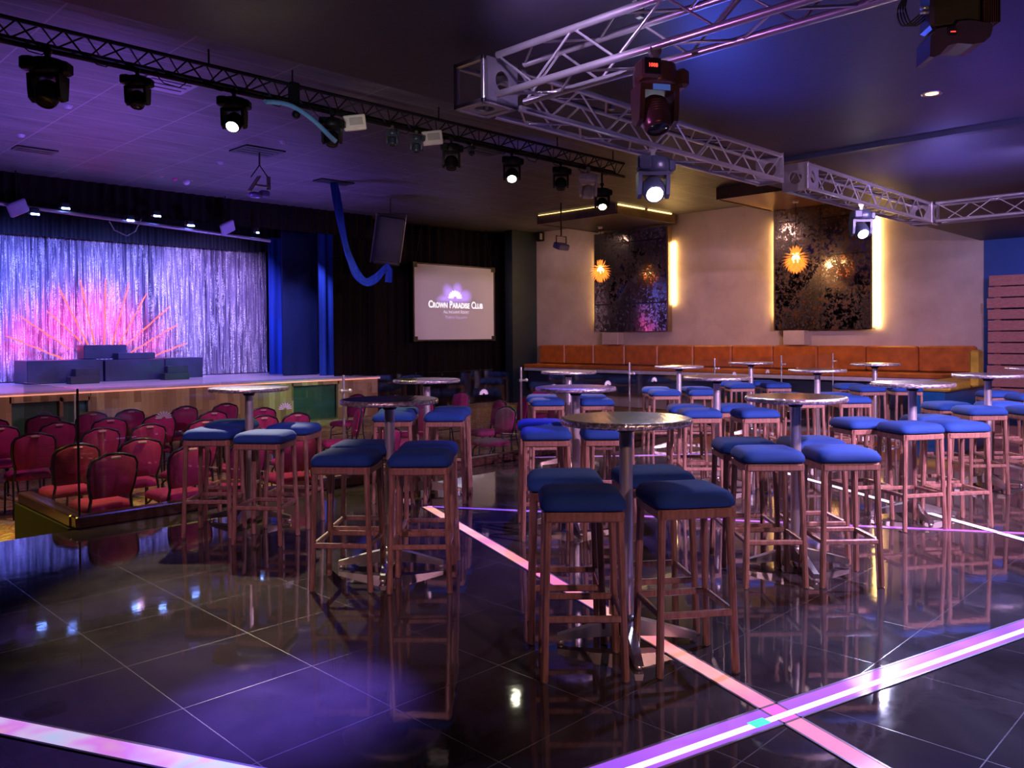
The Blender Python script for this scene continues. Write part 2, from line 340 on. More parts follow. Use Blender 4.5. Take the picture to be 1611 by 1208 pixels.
M['stagefloor'] = m_wood('pale lilac glossy stage floor', (0.36, 0.30, 0.42), (0.5, 0.42, 0.55), (0.6, 4, 1), 0.3, 0.4)
def m_screen():
    m, nt, b = newmat('white projection cloth with violet projected glow')
    tc = N(nt, 'ShaderNodeTexCoord'); sp = N(nt, 'ShaderNodeSeparateXYZ'); nt.links.new(tc.outputs['Object'], sp.inputs[0])
    x = mth(nt, 'ADD', sp.outputs['X'], 0.02); z = mth(nt, 'SUBTRACT', sp.outputs['Z'], 0.02)
    r = mth(nt, 'SQRT', mth(nt, 'ADD', mth(nt, 'POWER', mth(nt, 'MULTIPLY', x, 0.82), 2.0), mth(nt, 'POWER', z, 2.0)))
    an = mth(nt, 'ARCTAN2', z, x)
    pet = mth(nt, 'ABSOLUTE', mth(nt, 'SINE', mth(nt, 'MULTIPLY', an, 3.5)))
    rad = mth(nt, 'ADD', 0.46, mth(nt, 'MULTIPLY', pet, 0.14))
    g = mth(nt, 'MULTIPLY', mth(nt, 'SUBTRACT', rad, r), 5.0)
    n_ = N(nt, 'ShaderNodeClamp'); nt.links.new(g, n_.inputs[0])
    up = N(nt, 'ShaderNodeClamp'); nt.links.new(mth(nt, 'MULTIPLY', mth(nt, 'ADD', z, 0.05), 8.0), up.inputs[0])
    f = mth(nt, 'MULTIPLY', n_.outputs[0], up.outputs[0])
    b.inputs['Base Color'].default_value = (0.72, 0.70, 0.74, 1); b.inputs['Roughness'].default_value = 0.85
    b.inputs['Emission Color'].default_value = (0.30, 0.16, 0.80, 1)
    nt.links.new(mth(nt, 'MULTIPLY', f, 1.0), b.inputs['Emission Strength'])
    return m
M['screen'] = m_screen()
M['speaker'] = plain('charcoal speaker grille', (0.022, 0.022, 0.03), 0.6)
M['vent'] = plain('lilac grey vent metal', (0.30, 0.26, 0.34), 0.5)
M['redstick'] = glow('red neon stick', (1.0, 0.075, 0.03), 3.2); M['redstick'].node_tree.nodes['Principled BSDF'].inputs['Base Color'].default_value = (0.15, 0.01, 0.01, 1)
M['goldled'] = glow('warm gold light strip', (1.0, 0.62, 0.20), 70.0)
M['goldceil'] = glow('warm gold ceiling strip', (1.0, 0.68, 0.26), 2.6)
M['amber'] = glow('lit amber petal', (1.0, 0.38, 0.06), 0.65)
M['bulb'] = glow('hot bulb core', (1.0, 0.72, 0.30), 14.0)
M['lensyel'] = glow('lit pale yellow lens', (1.0, 0.97, 0.72), 22.0)
M['lensblu'] = glow('lit blue white lens', (0.66, 0.76, 1.0), 34.0)
M['parblue'] = glow('lit ice blue lens bar', (0.35, 0.52, 1.0), 14.0)
M['reddigit'] = glow('red digits', (1.0, 0.03, 0.02), 5.0)
M['bluedisp'] = glow('blue sticker', (0.10, 0.22, 0.75), 0.25)
M['stageled'] = glow('pinkish orange stage edge strip', (1.0, 0.36, 0.26), 0.9)
M['downlight'] = glow('orange downlight', (1.0, 0.42, 0.14), 7.0)
M['textwhite'] = glow('projected white', (0.92, 0.96, 1.0), 0.95)
M['textdim'] = glow('projected dim white', (0.70, 0.66, 0.85), 0.55)
M['textmauve'] = glow('projected mauve', (0.58, 0.44, 0.72), 0.45)
M['petal'] = glow('projected violet', (0.42, 0.24, 0.80), 0.55)
M['noodle'] = plain('light blue foam', (0.30, 0.60, 0.95), 0.6)
M['cable'] = plain('black rubber cable', (0.02, 0.02, 0.022), 0.6)
M['pink_strip'] = m_strip('pink orange floor light', [(0.38, (1.0, 0.22, 0.34)), (0.48, (1.0, 0.40, 0.32)), (0.58, (1.0, 0.56, 0.42))], 0.88, 1.0)
M['violet_strip'] = m_strip('violet floor light', [(0.35, (0.24, 0.08, 0.85)), (0.52, (0.42, 0.12, 0.82)), (0.7, (0.66, 0.30, 0.95))], 0.8, 2.0)
M['rainbow_strip'] = m_strip('iridescent floor light', [(0.3, (0.9, 0.5, 0.5)), (0.42, (0.8, 0.25, 0.95)), (0.52, (0.75, 0.55, 0.95)), (0.62, (0.5, 0.65, 1.0)), (0.72, (0.9, 0.3, 0.8))], 0.8, 3.0, 3.5)
M['white_strip'] = m_strip('white lilac floor light', [(0.35, (0.75, 0.66, 1.0)), (0.6, (1.0, 0.95, 1.0))], 1.2, 4.0)
M['ledcore'] = glow('white led run', (0.92, 0.84, 1.0), 1.5)
M['ledgreen'] = glow('green led', (0.05, 0.8, 0.35), 1.3)

# ------------------------------------------------------------------ mesh builder
class MB:
    def __init__(s): s.v = []; s.f = []; s.sm = []; s.X = Matrix()
    def add(s, vs, fs, smooth=False):
        b = len(s.v); s.v += [tuple(s.X @ Vector(v)) for v in vs]
        s.f += [tuple(i+b for i in f) for f in fs]; s.sm += [smooth]*len(fs); return s
    def box(s, c, d, bev=0.0, R=None):
        hx, hy, hz = d[0]/2, d[1]/2, d[2]/2
        bev = min(bev, hx*.9, hy*.9, hz*.9)
        if bev <= 0:
            vs = [(x, y, z) for z in (-hz, hz) for y in (-hy, hy) for x in (-hx, hx)]
            fs = [(0, 2, 3, 1), (4, 5, 7, 6), (0, 1, 5, 4), (2, 6, 7, 3), (0, 4, 6, 2), (1, 3, 7, 5)]
        else:
            vs = []; fs = []
            lv = []
            for z, i in ((-hz, bev), (-hz+bev, 0), (hz-bev, 0), (hz, bev)):
                ring = []
                a, b2 = hx-i, hy-i; k = bev
                for (sx, sy) in ((1, 1), (-1, 1), (-1, -1), (1, -1)):
                    pts = ((sx*a, sy*(b2-k)), (sx*(a-k), sy*b2))
                    if sx*sy < 0: pts = pts[::-1]
                    for q in pts: ring.append(len(vs)); vs.append((q[0], q[1], z))
                lv.append(ring)
            for a, b2 in zip(lv, lv[1:]):
                for i in range(8): fs.append((a[i], a[(i+1) % 8], b2[(i+1) % 8], b2[i]))
            fs.append(tuple(reversed(lv[0]))); fs.append(tuple(lv[-1]))
        if R is not None: vs = [tuple(R @ Vector(v)) for v in vs]
        return s.add([(v[0]+c[0], v[1]+c[1], v[2]+c[2]) for v in vs], fs)
    def tube(s, pts, r, n=8, caps=True, smooth=True, closed=False):
        pts = [Vector(p) for p in pts]; m = len(pts)
        rs = r if isinstance(r, (list, tuple)) else [r]*m
        vs = []; fs = []; up = None
        for i, p in enumerate(pts):
            t = (pts[(i+1) % m] - pts[i-1]) if closed else (pts[min(i+1, m-1)] - pts[max(i-1, 0)])
            t.normalize()
            if up is None: up = Vector((0, 0, 1)) if abs(t.z) < .9 else Vector((1, 0, 0))
            a = t.cross(up)
            if a.length < 1e-4: a = t.cross(Vector((0.3, 1, 0.2)))
            a.normalize(); b = t.cross(a).normalized(); up = -b if False else up
            off = PI/n if n == 4 else 0
            for k in range(n):
                g = 2*PI*k/n+off; vs.append(tuple(p + (a*math.cos(g) + b*math.sin(g))*rs[i]))
        for i in range(m if closed else m-1):
            j = (i+1) % m
            for k in range(n): fs.append((i*n+k, i*n+(k+1) % n, j*n+(k+1) % n, j*n+k))
        s.add(vs, fs, smooth)
        if caps and not closed:
            s.add(vs[:n], [tuple(range(n))[::-1]]); s.add(vs[-n:], [tuple(range(n))])
        return s
    def bar(s, p0, p1, w, h=None, w1=None, h1=None, up=(0, 0, 1), bev=0.25):
        """bevelled rectangular bar, w across and h along 'up' (or along y for vertical bars)"""
        h = h or w; w1 = w1 or w; h1 = h1 or h
        p0, p1 = Vector(p0), Vector(p1); t = (p1-p0).normalized(); u = Vector(up)
        if abs(t.dot(u)) > .95: u = Vector((0, 1, 0))
        a = t.cross(u).normalized(); b = a.cross(t).normalized()
        vs = []
        for p, ww, hh in ((p0, w, h), (p1, w1, h1)):
            k = min(ww, hh)*bev
            for x, y in ((ww/2, hh/2-k), (ww/2-k, hh/2), (-ww/2+k, hh/2), (-ww/2, hh/2-k), (-ww/2, -hh/2+k), (-ww/2+k, -hh/2), (ww/2-k, -hh/2), (ww/2, -hh/2+k)):
                vs.append(tuple(p + a*x + b*y))
        fs = [(i, (i+1) % 8, 8+(i+1) % 8, 8+i) for i in range(8)] + [tuple(range(7, -1, -1)), tuple(range(8, 16))]
        return s.add(vs, fs)
    def lathe(s, prof, n=24, c=(0, 0, 0), axis='z', smooth=True, arc=None):
        vs = []; fs = []; m = len(prof)
        for k in range(n):
            g = 2*PI*k/n
            for r, z in prof:
                if axis == 'z': q = (r*math.cos(g), r*math.sin(g), z)
                elif axis == 'y': q = (r*math.cos(g), z, r*math.sin(g))
                else: q = (z, r*math.cos(g), r*math.sin(g))
                vs.append((q[0]+c[0], q[1]+c[1], q[2]+c[2]))
        for k in range(n):
            j = (k+1) % n
            for i in range(m-1): fs.append((k*m+i, j*m+i, j*m+i+1, k*m+i+1))
        return s.add(vs, fs, smooth)
    def prism(s, poly, lo, hi, plane='xy', smooth=False):
        def q(a, b, c): return (a, b, c) if plane == 'xy' else ((a, c, b) if plane == 'xz' else (c, a, b))
        n = len(poly); vs = [q(a, b, lo) for a, b in poly] + [q(a, b, hi) for a, b in poly]
        s.add(vs, [(i, (i+1) % n, n+(i+1) % n, n+i) for i in range(n)], smooth)
        s.add(vs, [tuple(range(n))[::-1], tuple(range(n, 2*n))])
        return s
    def cushion(s, c, sx, sy, h, bulge=0.012, n=7, power=9.0, crown=0.02):
        """pillow: rounded-square levels with a crowned top"""
        vs = []; fs = []; K = 40
        lev = [(0.0, 0.95), (0.08, 0.99), (0.35, 1.0), (0.6, 0.985), (0.76, 0.955), (0.88, 0.90), (0.95, 0.80), (0.99, 0.62), (1.0, 0.35)]
        for z, k in lev:
            for i in range(K):
                g = 2*PI*i/K; cx, sn = math.cos(g), math.sin(g)
                r = (abs(cx)**power + abs(sn)**power)**(-1/power)
                zz = z*h
                if z > 0.75: zz += crown*(z-0.75)*4*(1-0.75*(max(abs(cx), abs(sn))*r*k)**2*0)
                vs.append((c[0]+sx/2*k*r*cx, c[1]+sy/2*k*r*sn, c[2]+zz))
        L = len(lev)
        for a in range(L-1):
            for i in range(K): fs.append((a*K+i, a*K+(i+1) % K, (a+1)*K+(i+1) % K, (a+1)*K+i))
        fs.append(tuple(range(K))[::-1]); fs.append(tuple((L-1)*K+i for i in range(K)))
        return s.add(vs, fs, True)
    def sheet(s, pts, nx, ny, smooth=True):
        return s.add(pts, [(j*nx+i, j*nx+i+1, (j+1)*nx+i+1, (j+1)*nx+i) for j in range(ny-1) for i in range(nx-1)], smooth)
    def sphere(s, c, r, n=12, sq=(1, 1, 1)):
        prof = [(max(1e-5, r*math.sin(PI*i/n)), -r*math.cos(PI*i/n)) for i in range(n+1)]
        X0 = s.X; s.X = s.X @ Matrix.Translation(c) @ Matrix.Diagonal((*sq, 1)); s.lathe(prof, n*2); s.X = X0; return s
    def mesh(s, name, mat):
        me = bpy.data.meshes.new(name); me.from_pydata(s.v, [], s.f); me.update()
        me.polygons.foreach_set('use_smooth', s.sm); me.materials.append(mat); me.validate(); me.update()
        return me
def link(name, mb, mat, parent=None, label=None):
    me = mb.mesh(name, mat) if isinstance(mb, MB) else mb
    o = bpy.data.objects.new(name, me); COL.objects.link(o)
    if parent: o.parent = parent
    if label: o['label'] = label
    return o
def tag(o, label, cat, group=None):
    o['label'] = label; o['category'] = cat
    if group: o['group'] = group
    return o
def thing(name, label, cat, loc=(0, 0, 0), rotz=0.0, group=None):
    o = bpy.data.objects.new(name, None); COL.objects.link(o); o.empty_display_size = 0.1
    o.location = loc; o.rotation_euler = (0, 0, rotz); return tag(o, label, cat, group)
def struct(name, mb, mat, parent=None):
    o = link(name, mb, mat, parent)
    if parent is None: o['kind'] = 'structure'
    return o
def dup(root, loc, rotz, label):
    r = root.copy(); COL.objects.link(r); r.location = loc; r.rotation_euler = (0, 0, rotz); r['label'] = label
    for ch in list(root.children):
        c = ch.copy(); COL.objects.link(c); c.parent = r
        for g in list(ch.children):
            d = g.copy(); COL.objects.link(d); d.parent = c
    return r
CAMROT = -YAW            # rotates local x/y onto the camera's right/forward
def camframe(cx, cy, r, f): return (cx + r*math.cos(YAW) + f*math.sin(YAW), cy - r*math.sin(YAW) + f*math.cos(YAW))

# ================================================================== STRUCTURE
XW = 18.0; ZT = 4.6; ZS = 3.32; ZC = -0.42; YE = 7.0; YS = 16.9; ZST = 0.54
struct('floor', MB().box((5.0, -1.5, -0.2), (26.4, 17.0, 0.4)), M['floor'])
struct('floor_carpet', MB().box((5.0, 12.2, ZC-0.1), (26.4, 10.6, 0.2)), M['carpet'])
struct('ceiling_tiled', MB().box((5.0, 13.35, ZT+0.1), (26.4, 17.3, 0.2)), M['ceil'])
struct('ceiling_lowered', MB().box((5.0, -2.58, ZS+0.6), (26.4, 14.86, 1.2)), M['slab'])
struct('wall_right', MB().box((XW+0.15, 10.85, 2.1), (0.3, 12.1, 5.04)), M['cream'])
struct('wall_right_blue', MB().box((XW+0.15, -2.6, 1.5), (0.3, 14.8, 4.6)), M['bluewall'])
struct('wall_back', MB().box((17.49, 16.95, 2.1), (1.05, 0.3, 5.04)), M['greywall'])
struct('wall_screen', MB().box((15.2, 17.85, 2.1), (5.4, 0.3, 5.04)), M['black'])
struct('wall_stage_right', MB().box((12.65, 19.9, 2.1), (0.3, 4.2, 5.04)), M['black'])
struct('wall_stage_back', MB().box((2.0, 22.1, 2.1), (21.5, 0.3, 5.04)), M['black'])
struct('wall_left', MB().box((-8.1, 6.0, 2.1), (0.3, 32.3, 5.04)), M['darkwall'])
struct('wall_rear', MB().box((5.0, -10.1, 1.5), (26.4, 0.3, 4.6)), M['darkwall'])
# narrow service slot in the lowered ceiling
struct('trim_1', MB().box((8.07, -2.0, ZS-0.02), (0.09, 12.2, 0.05)), plain('blue black slot trim', (0.008, 0.012, 0.03), 0.4))

# stage
st = MB(); st.box((2.0, 19.4, (ZST+ZC)/2), (20.4, 5.0, ZST-ZC-0.02)); 
fr = thing('stage_platform', 'long raised stage with glossy lilac deck and plank front', 'stage', (0, 0, 0))
xs0, xs1 = -7.9, 12.2
ops = [(4.15, 4.95, -0.28, 0.36), (9.85, 11.05, -0.42, 0.40), (5.0, 5.45, -0.3, 0.34)]
pk = MB()
pk.box(((xs0+4.15)/2, YS, (ZC+ZST)/2-0.03), (4.15-xs0, 0.08, ZST-ZC-0.06))
pk.box(((5.5+9.85)/2, YS, (ZC+ZST)/2-0.03), (9.85-5.5, 0.08, ZST-ZC-0.06))
pk.box(((11.05+xs1)/2, YS, (ZC+ZST)/2-0.03), (xs1-11.05, 0.08, ZST-ZC-0.06))
for a, b, z0, z1 in ops:
    pk.box(((a+b)/2, YS, (z1+ZST-0.06)/2), (b-a+0.06, 0.08, ZST-0.06-z1))
    if z0 > ZC+0.02: pk.box(((a+b)/2, YS, (z0+ZC)/2), (b-a+0.06, 0.08, z0-ZC))
pk.box((4.975, YS, 0.0), (0.06, 0.08, 0.84)); pk.box((5.475, YS, 0.0), (0.06, 0.08, 0.84))
link('plank_cladding', pk, M['planks'], fr)
link('deck', MB().box((2.2, 19.0-0.55, ZST-0.03), (20.2, 3.15, 0.06)).box((2.2, 20.98, ZST-0.03), (20.2, 1.9, 0.06)), M['stagefloor'], fr)
link('end_panel', MB().box((12.2, 17.3, (ZC+ZST)/2-0.03), (0.08, 0.8, ZST-ZC-0.06)), M['planks'], fr)
for a, b, z0, z1 in ops:
    link('access_panel', MB().box(((a+b)/2, YS+0.18, (z0+z1)/2), (b-a+0.1, 0.04, z1-z0+0.1), 0.01), plain('dark teal panel', (0.02, 0.07, 0.06), 0.4), fr)
e = MB(); e.box((2.2, YS-0.05, ZST-0.045), (20.1, 0.03, 0.022)); e.box((12.27, 17.2, ZST-0.045), (0.03, 0.7, 0.022))
link('edge_light', e, M['stageled'], fr, 'glowing pinkish orange edge light')

# stage drapes: pleated sheets along x
def pleat(x0, x1, y, z0, z1, amp, wl, nz=2, wob=0.3, thick=0.02):
    n = max(8, int((x1-x0)/wl*8)); pts = []
    for j in range(nz):
        t = j/(nz-1)
        for i in range(n):
            x = x0+(x1-x0)*i/(n-1)
            ph = 2*PI*(x-x0)/wl; a = amp*(1+wob*math.sin(x*3.1+1.3)+wob*0.5*math.sin(x*7.7))
            pts.append((x, y+a*math.sin(ph+0.4*math.sin(x*2.3)), z0+(z1-z0)*t))
    return MB().sheet(pts, n, nz)
tag(link('tinsel_curtain', pleat(0.5, at_y(419, 500, 21.3).x, 21.3, ZST+0.02, 4.15, 0.05, 0.16, 2, 0.8), M['tinsel']), 'shimmering silver tinsel curtain at the back of the stage, lit violet and pink', 'curtain')
tag(link('stage_valance', pleat(0.5, 12.4, 17.25, 4.02, 4.6, 0.03, 0.22), M['blackdrape']), 'black gathered valance over the stage opening with a ragged lower edge', 'curtain')
tag(link('stage_border', pleat(0.5, 12.3, 20.9, 3.88, 4.58, 0.04, 0.2), plain('blue black border cloth', (0.004, 0.008, 0.02), 0.8)), 'blue-black gathered border cloth hanging just above the tinsel curtain', 'curtain')
tag(link('blue_leg_curtain', pleat(at_y(423, 500, 20.1).x, at_y(449, 500, 20.1).x, 20.1, ZST+0.01, 4.2, 0.05, 0.22, 2, 0.5), M['bluedrape']), 'bright blue gathered side curtain at the right of the tinsel curtain', 'curtain')
p0 = at_y(445, 585, 19.0).x; p1 = at_y(500, 585, 19.0).x
tag(link('navy_flat', MB().box(((p0+p1)/2, 19.0, (ZST+4.25)/2+0.01), (p1-p0, 0.05, 4.25-ZST-0.02), 0.01), M['navydrape']), 'smooth dark navy flat panel standing right of the bright blue side curtain', 'flat')
p2 = at_y(500, 585, 18.2).x; p3 = at_y(529, 585, 18.2).x
tag(link('dark_blue_leg_curtain', pleat(p2+0.05, p3+0.1, 18.2, ZST+0.01, 4.25, 0.03, 0.25), M['bluedrape']), 'narrow deep blue curtain at the right edge of the stage opening', 'curtain')
tag(link('maroon_side_drape', pleat(11.36, 12.36, 17.5, ZST+0.01, 4.58, 0.04, 0.28, 2, 0.5), M['reddrape']), 'dark maroon drape at the right end of the stage, above the stage corner', 'curtain')
tag(link('maroon_backdrop', pleat(12.42, 17.7, 17.55, ZC+0.01, 4.55, 0.05, 0.3, 2, 0.6), M['reddrape']), 'very dark maroon full height drape behind the hanging projection screen', 'curtain')

# lighting bar in the stage opening
bar = thing('stage_lighting_bar', 'thin pale lighting bar slung across the stage opening', 'lighting bar')
pa, pb = at_y(0, 320, 17.05), at_y(425, 379, 17.05)
link('rail', MB().tube([pa-(pb-pa)*0.3, pb], 0.035, 8), plain('dull lilac aluminium', (0.3, 0.28, 0.36), 0.4, 0.6), bar)
cb = [at_y(172, 348, 17.0), at_y(180, 362, 17.0), at_y(200, 371, 17.0), at_y(213, 364, 17.0), at_y(222, 345, 17.0)]
link('hanging_cable', MB().tube(cb, 0.012, 6), plain('grey cable', (0.25, 0.25, 0.28), 0.5), bar, 'grey cable loop')
GP = 'small lit lamps along the stage lighting bar'
pars = [(55, 337, 'lowest ice-blue lamp at the left end of the stage bar'), (103, 328, 'ice-blue lamp on top of the stage bar, second from left'), (205, 347, 'ice-blue lamp hanging under the stage bar inside the cable loop'), (247, 340, 'ice-blue lamp on the stage bar just right of the cable loop'), (300, 355, 'ice-blue lamp hanging below the stage bar left of the tilted panel'), (405, 366, 'faint small lamp at the right end of the stage bar')]
for px, py, lb in pars:
    P = at_y(px, py, 16.95); t = thing('stage_lamp', lb, 'stage light', P, 0, GP); sz = 0.15 if px < 400 else 0.07
    link('housing', MB().box((0, 0.07, 0.06), (sz*1.1, 0.16, 0.12), 0.02), M['blackmetal'], t)
    link('lens_bar', MB().box((0, -0.015, 0.0), (sz, 0.02, 0.032), 0.008), M['parblue'], t, 'glowing ice blue lens')
    link('bracket', MB().tube([(0, 0.07, 0.1), (0, 0.1, 0.2)], 0.012, 6), M['blackmetal'], t)
for px, py, lb, ry in ((28, 327, 'flat lilac panel light tilted at the left end of the stage bar', 0.5), (358, 358, 'flat lilac panel light tilted near the right end of the stage bar', 0.5)):
    P = at_y(px, py, 16.9); t = thing('panel_light', lb, 'stage light', P, 0)
    R = Matrix.Rotation(-0.5, 3, 'Y') @ Matrix.Rotation(0.5, 3, 'X')
    link('housing', MB().box((0, 0, 0), (0.34, 0.07, 0.27), 0.02, R), plain('lilac grey casing', (0.28, 0.24, 0.42), 0.4), t)
    link('label_plate', MB().box((0, -0.04, 0.02), (0.05, 0.01, 0.06), 0, R), M['blackmetal'], t)
    link('hanger', MB().tube([(0, 0.04, 0.08), (0, 0.08, 0.3), (0, 0.1, ZT-P.z-0.005)], 0.012, 6), M['blackmetal'], t)

# neon fan behind the risers
fan = thing('neon_fan', 'fan of thin glowing red sticks rising behind the stage risers', 'neon decoration', (0, 0, 0))
for x0, y0, x1, y1 in ((10, 528, 100, 565), (32, 498, 111, 550), (74, 489, 130, 540), (92, 452, 140, 545), (126, 441, 150, 545), (166, 439, 164, 548), (203, 446, 175, 548), (231, 461, 184, 548), (266, 483, 196, 545), (280, 510, 205, 555), (293, 540, 226, 566), (60, 470, 66, 520)):
    if x0 == 60: continue
    a, b = at_y(x0, y0, 21.1), at_y(x1, y1, 21.05)
    k = 9; pts = [a.lerp(b, i/k) + Vector((0, 0, 0.012*math.sin(i*2.1+x0))) for i in range(k+1)]
    link('neon_stick', MB().tube(pts, [0.011+0.004*((i*7) % 3) for i in range(k+1)], 6), M['redstick'], fan)

link('stand', MB().box((6.7, 21.08, ZST+0.2), (0.7, 0.12, 0.4)), M['blackmetal'], fan)
# risers on the stage
def slabbox(x0, x1, y0, y1, z0, z1): return MB().box(((x0+x1)/2, (y0+y1)/2, (z0+z1)/2), (x1-x0, y1-y0, z1-z0), 0.012)
RS = [('stage_riser', 5.22, 6.78, 19.95, 20.95, ZST, 1.05, 'long scuffed dark blue riser at the left of the stage platform', 'riser'),
      ('stage_riser', 6.80, 8.16, 19.90, 20.95, ZST, 1.03, 'scuffed dark blue riser at the middle front of the stage platform', 'riser'),
      ('stage_riser', 8.30, 9.25, 20.2, 20.95, ZST, 1.04, 'shiny blue riser at the right end of the stage platform', 'riser'),
      ('stage_riser', 6.50, 7.45, 20.35, 20.85, 1.055, 1.38, 'small raised block topping the stage risers with a red lit side', 'riser'),
      ('step_block', 7.12, 7.98, 19.98, 20.32, 1.04, 1.19, 'low flat step block lying on the middle stage riser', 'step')]
for nm, a, b, c, d, e0, f0, lb, ct in RS:
    tag(link(nm, slabbox(a, b, c, d, e0, f0), M['riser']), lb, ct)
for nm, x, y, lb in (('stage_steps', 6.18, 19.3, 'small dark two-step block before the left stage riser'), ('stage_steps', 8.25, 19.4, 'small dark steps at the right of the middle stage riser')):
    t = thing(nm, lb, 'steps', (x, y, ZST), 0)
    link('tread', MB().box((0.0, 0.15, 0.08), (0.6, 0.3, 0.16), 0.01), M['riser'], t)
    link('tread', MB().box((0.15, 0.45, 0.16), (0.5, 0.28, 0.32), 0.01), M['riser'], t)

# railing -------------------------------------------------------------
curb = thing('railing_curb', 'dark brown glossy curb carrying the glass railing at the floor edge', 'curb')
link('kerb_board', MB().box((9.25, YE+0.04, 0.05), (14.2, 0.12, 0.1), 0.01), M['curb'], curb)
link('kerb_board', MB().box((2.2, YE+0.82, 0.05), (0.12, 1.44, 0.1), 0.01), M['curb'], curb)
link('kerb_base', MB().box((2.19, YE+0.82, ZC/2), (0.14, 1.5, -ZC)), plain('flat black', (0.003, 0.003, 0.003), 0.9), curb, 'black base below floor level')
xs = [2.2, 3.38, 4.70, 5.98, 7.28, 8.45, 9.5, 10.65, 11.8, 12.95, 14.1, 15.25, 16.3]
GG = 'glass panels of the railing along the dance floor edge'
desc = ['leftmost long glass railing panel, beside the corner', 'glass railing panel behind the leftmost bar table', 'glass railing panel left of the purple-topped table', 'glass railing panel behind the round table left of the screen', 'glass railing panel below the projection screen', 'glass railing panel right of the tall chrome railing post', 'glass railing panel left of the far middle tables', 'glass railing panel behind the far centre stools', 'glass railing panel before the dark chairs and bench', 'glass railing panel before the orange bench with bright reflections', 'glass railing panel third from the right end', 'glass railing panel second from the right end', 'glass railing panel at the far right end']
def shell(mb, c, r, n=9, th=0.003, plane='xz', sx=1.0):
    for k in range(n):
        a0 = PI*(k+0.14)/n; a1 = PI*(k+0.86)/n; rr = r*(0.86+0.14*math.sin(PI*(k+0.5)/n))
        am = (a0+a1)/2
        poly = [(c[0]+sx*0.22*r*math.cos(a1), c[1]+0.22*r*math.sin(a1)), (c[0]+sx*0.22*r*math.cos(a0), c[1]+0.22*r*math.sin(a0)),
                (c[0]+sx*rr*0.85*math.cos(a0), c[1]+0.8*rr*0.85*math.sin(a0)), (c[0]+sx*rr*math.cos(am), c[1]+0.8*rr*math.sin(am)), (c[0]+sx*rr*0.85*math.cos(a1), c[1]+0.8*rr*0.85*math.sin(a1))]
        mb.prism(poly, c[2], c[2]+th, plane)
    return mb
for i in range(12):
    a, b = xs[i], xs[i+1]
    t = thing('glass_panel', desc[i], 'glass railing', ((a+b)/2, YE+0.04, 0.1), 0, GG)
    w_ = b-a-0.02
    link('pane', MB().box((0, 0, 0.505), (w_, 0.012, 1.01)), M['glass'], t)
    if i < 11:
        link('shell_decal', shell(MB(), ((-0.02 if i else 0.08), 0.72, -0.0095), 0.085), M['decal'], t, 'white shell decal')
t = thing('glass_panel', 'short glass railing panel turning away at the left corner', 'glass railing', (2.2, YE+0.82, 0.1), 0, GG)
link('pane', MB().box((0, 0, 0.505), (0.012, 1.38, 1.01)), M['glass'], t)
for i, (x, lb) in enumerate(((4.70, 'slim chrome railing post left of the purple-topped table'), (7.28, 'slim chrome railing post below the projection screen'), (9.5, 'slim chrome railing post behind the far middle row'), (11.8, 'slim chrome railing post between the far centre stools'), (14.1, 'slim chrome railing post before the orange bench'), (16.3, 'slim chrome railing post at the right end of the glass'))):
    t = thing('railing_post', lb, 'post', (x, YE+0.04, 0.1), 0, 'chrome posts of the glass railing')
    link('pole', MB().tube([(0, 0.03, 0), (0, 0.03, 1.02)], 0.013, 8), M['chrome'], t)
    for z in (0.86, 0.2):
        c = MB(); c.tube([(-0.06, -0.012, z), (0.06, -0.012, z)], 0.012, 8); c.sphere((-0.05, -0.014, z), 0.022, 6); c.sphere((0.05, -0.014, z), 0.022, 6); c.tube([(0, 0.03, z), (0, -0.012, z)], 0.012, 8)
        link('glass_clamp', c, M['chrome'], t)
e = MB(); e.box((2.193, YE+0.034, 0.605), (0.016, 0.016, 1.01), 0.003)
tag(link('corner_joint', e, M['blackmetal']), 'thin dark vertical joint at the left corner of the glass railing', 'joint')

# floor light strips -----------------------------------------------------
def strip(name, pts, wid, mat, label, core=None, group=None):
    a, b = Vector((*pts[0], 0)), Vector((*pts[1], 0)); d = (b-a).normalized(); n = Vector((-d.y, d.x, 0))
    t = thing(name, label, 'floor light', ((a+b)/2), 0, group); mid = (a+b)/2
    def quad(off, w_, z0, z1, t0=0.0, t1=1.0):
        A = a.lerp(b, t0)-mid; B = a.lerp(b, t1)-mid; h = n*w_/2; o = n*off
        P = [A-h+o, B-h+o, B+h+o, A+h+o]
        vs = [(p.x, p.y, z0) for p in P]+[(p.x, p.y, z1) for p in P]
        return MB().add(vs, [(3, 2, 1, 0), (4, 5, 6, 7), (0, 1, 5, 4), (1, 2, 6, 5), (2, 3, 7, 6), (3, 0, 4, 7)])
    link('lit_channel', quad(0, wid, 0.0005, 0.003), mat, t)
    for s_ in (-1, 1): link('edge_trim', quad(s_*(wid/2+0.005), 0.01, 0.0005, 0.0045), plain('steel edge trim', (0.4, 0.36, 0.42), 0.3, 0.8), t)
    if core:
        L = (b-a).length; cm = quad(-wid*0.16, 0.030, 0.0032, 0.0048, core[0], core[1]); link('led_run', cm, M['ledcore'], t, 'brighter white run of leds')
        if len(core) > 2:
            link('green_led', quad(-wid*0.12, 0.045, 0.0032, 0.005, core[2], core[2]+0.015), M['ledgreen'], t, 'single green led spot')
    return t
A0 = (4.60, 5.64); A1 = (2.575, 0.36)
strip('floor_light_strip', (A0, A1), 0.085, M['pink_strip'], 'long pink-orange light strip running under the nearest table to the lower right')
B0 = (1.45, 1.925); B1 = (6.8, 0.560)
strip('floor_light_strip', (B0, B1), 0.125, M['violet_strip'], 'violet light strip crossing the pink-orange one in the right foreground', (0.10, 0.97, 0.262))
strip('floor_light_strip', ((0.36, 4.66), (1.60, 2.05)), 0.10, M['rainbow_strip'], 'iridescent light strip across the lower left corner of the floor')
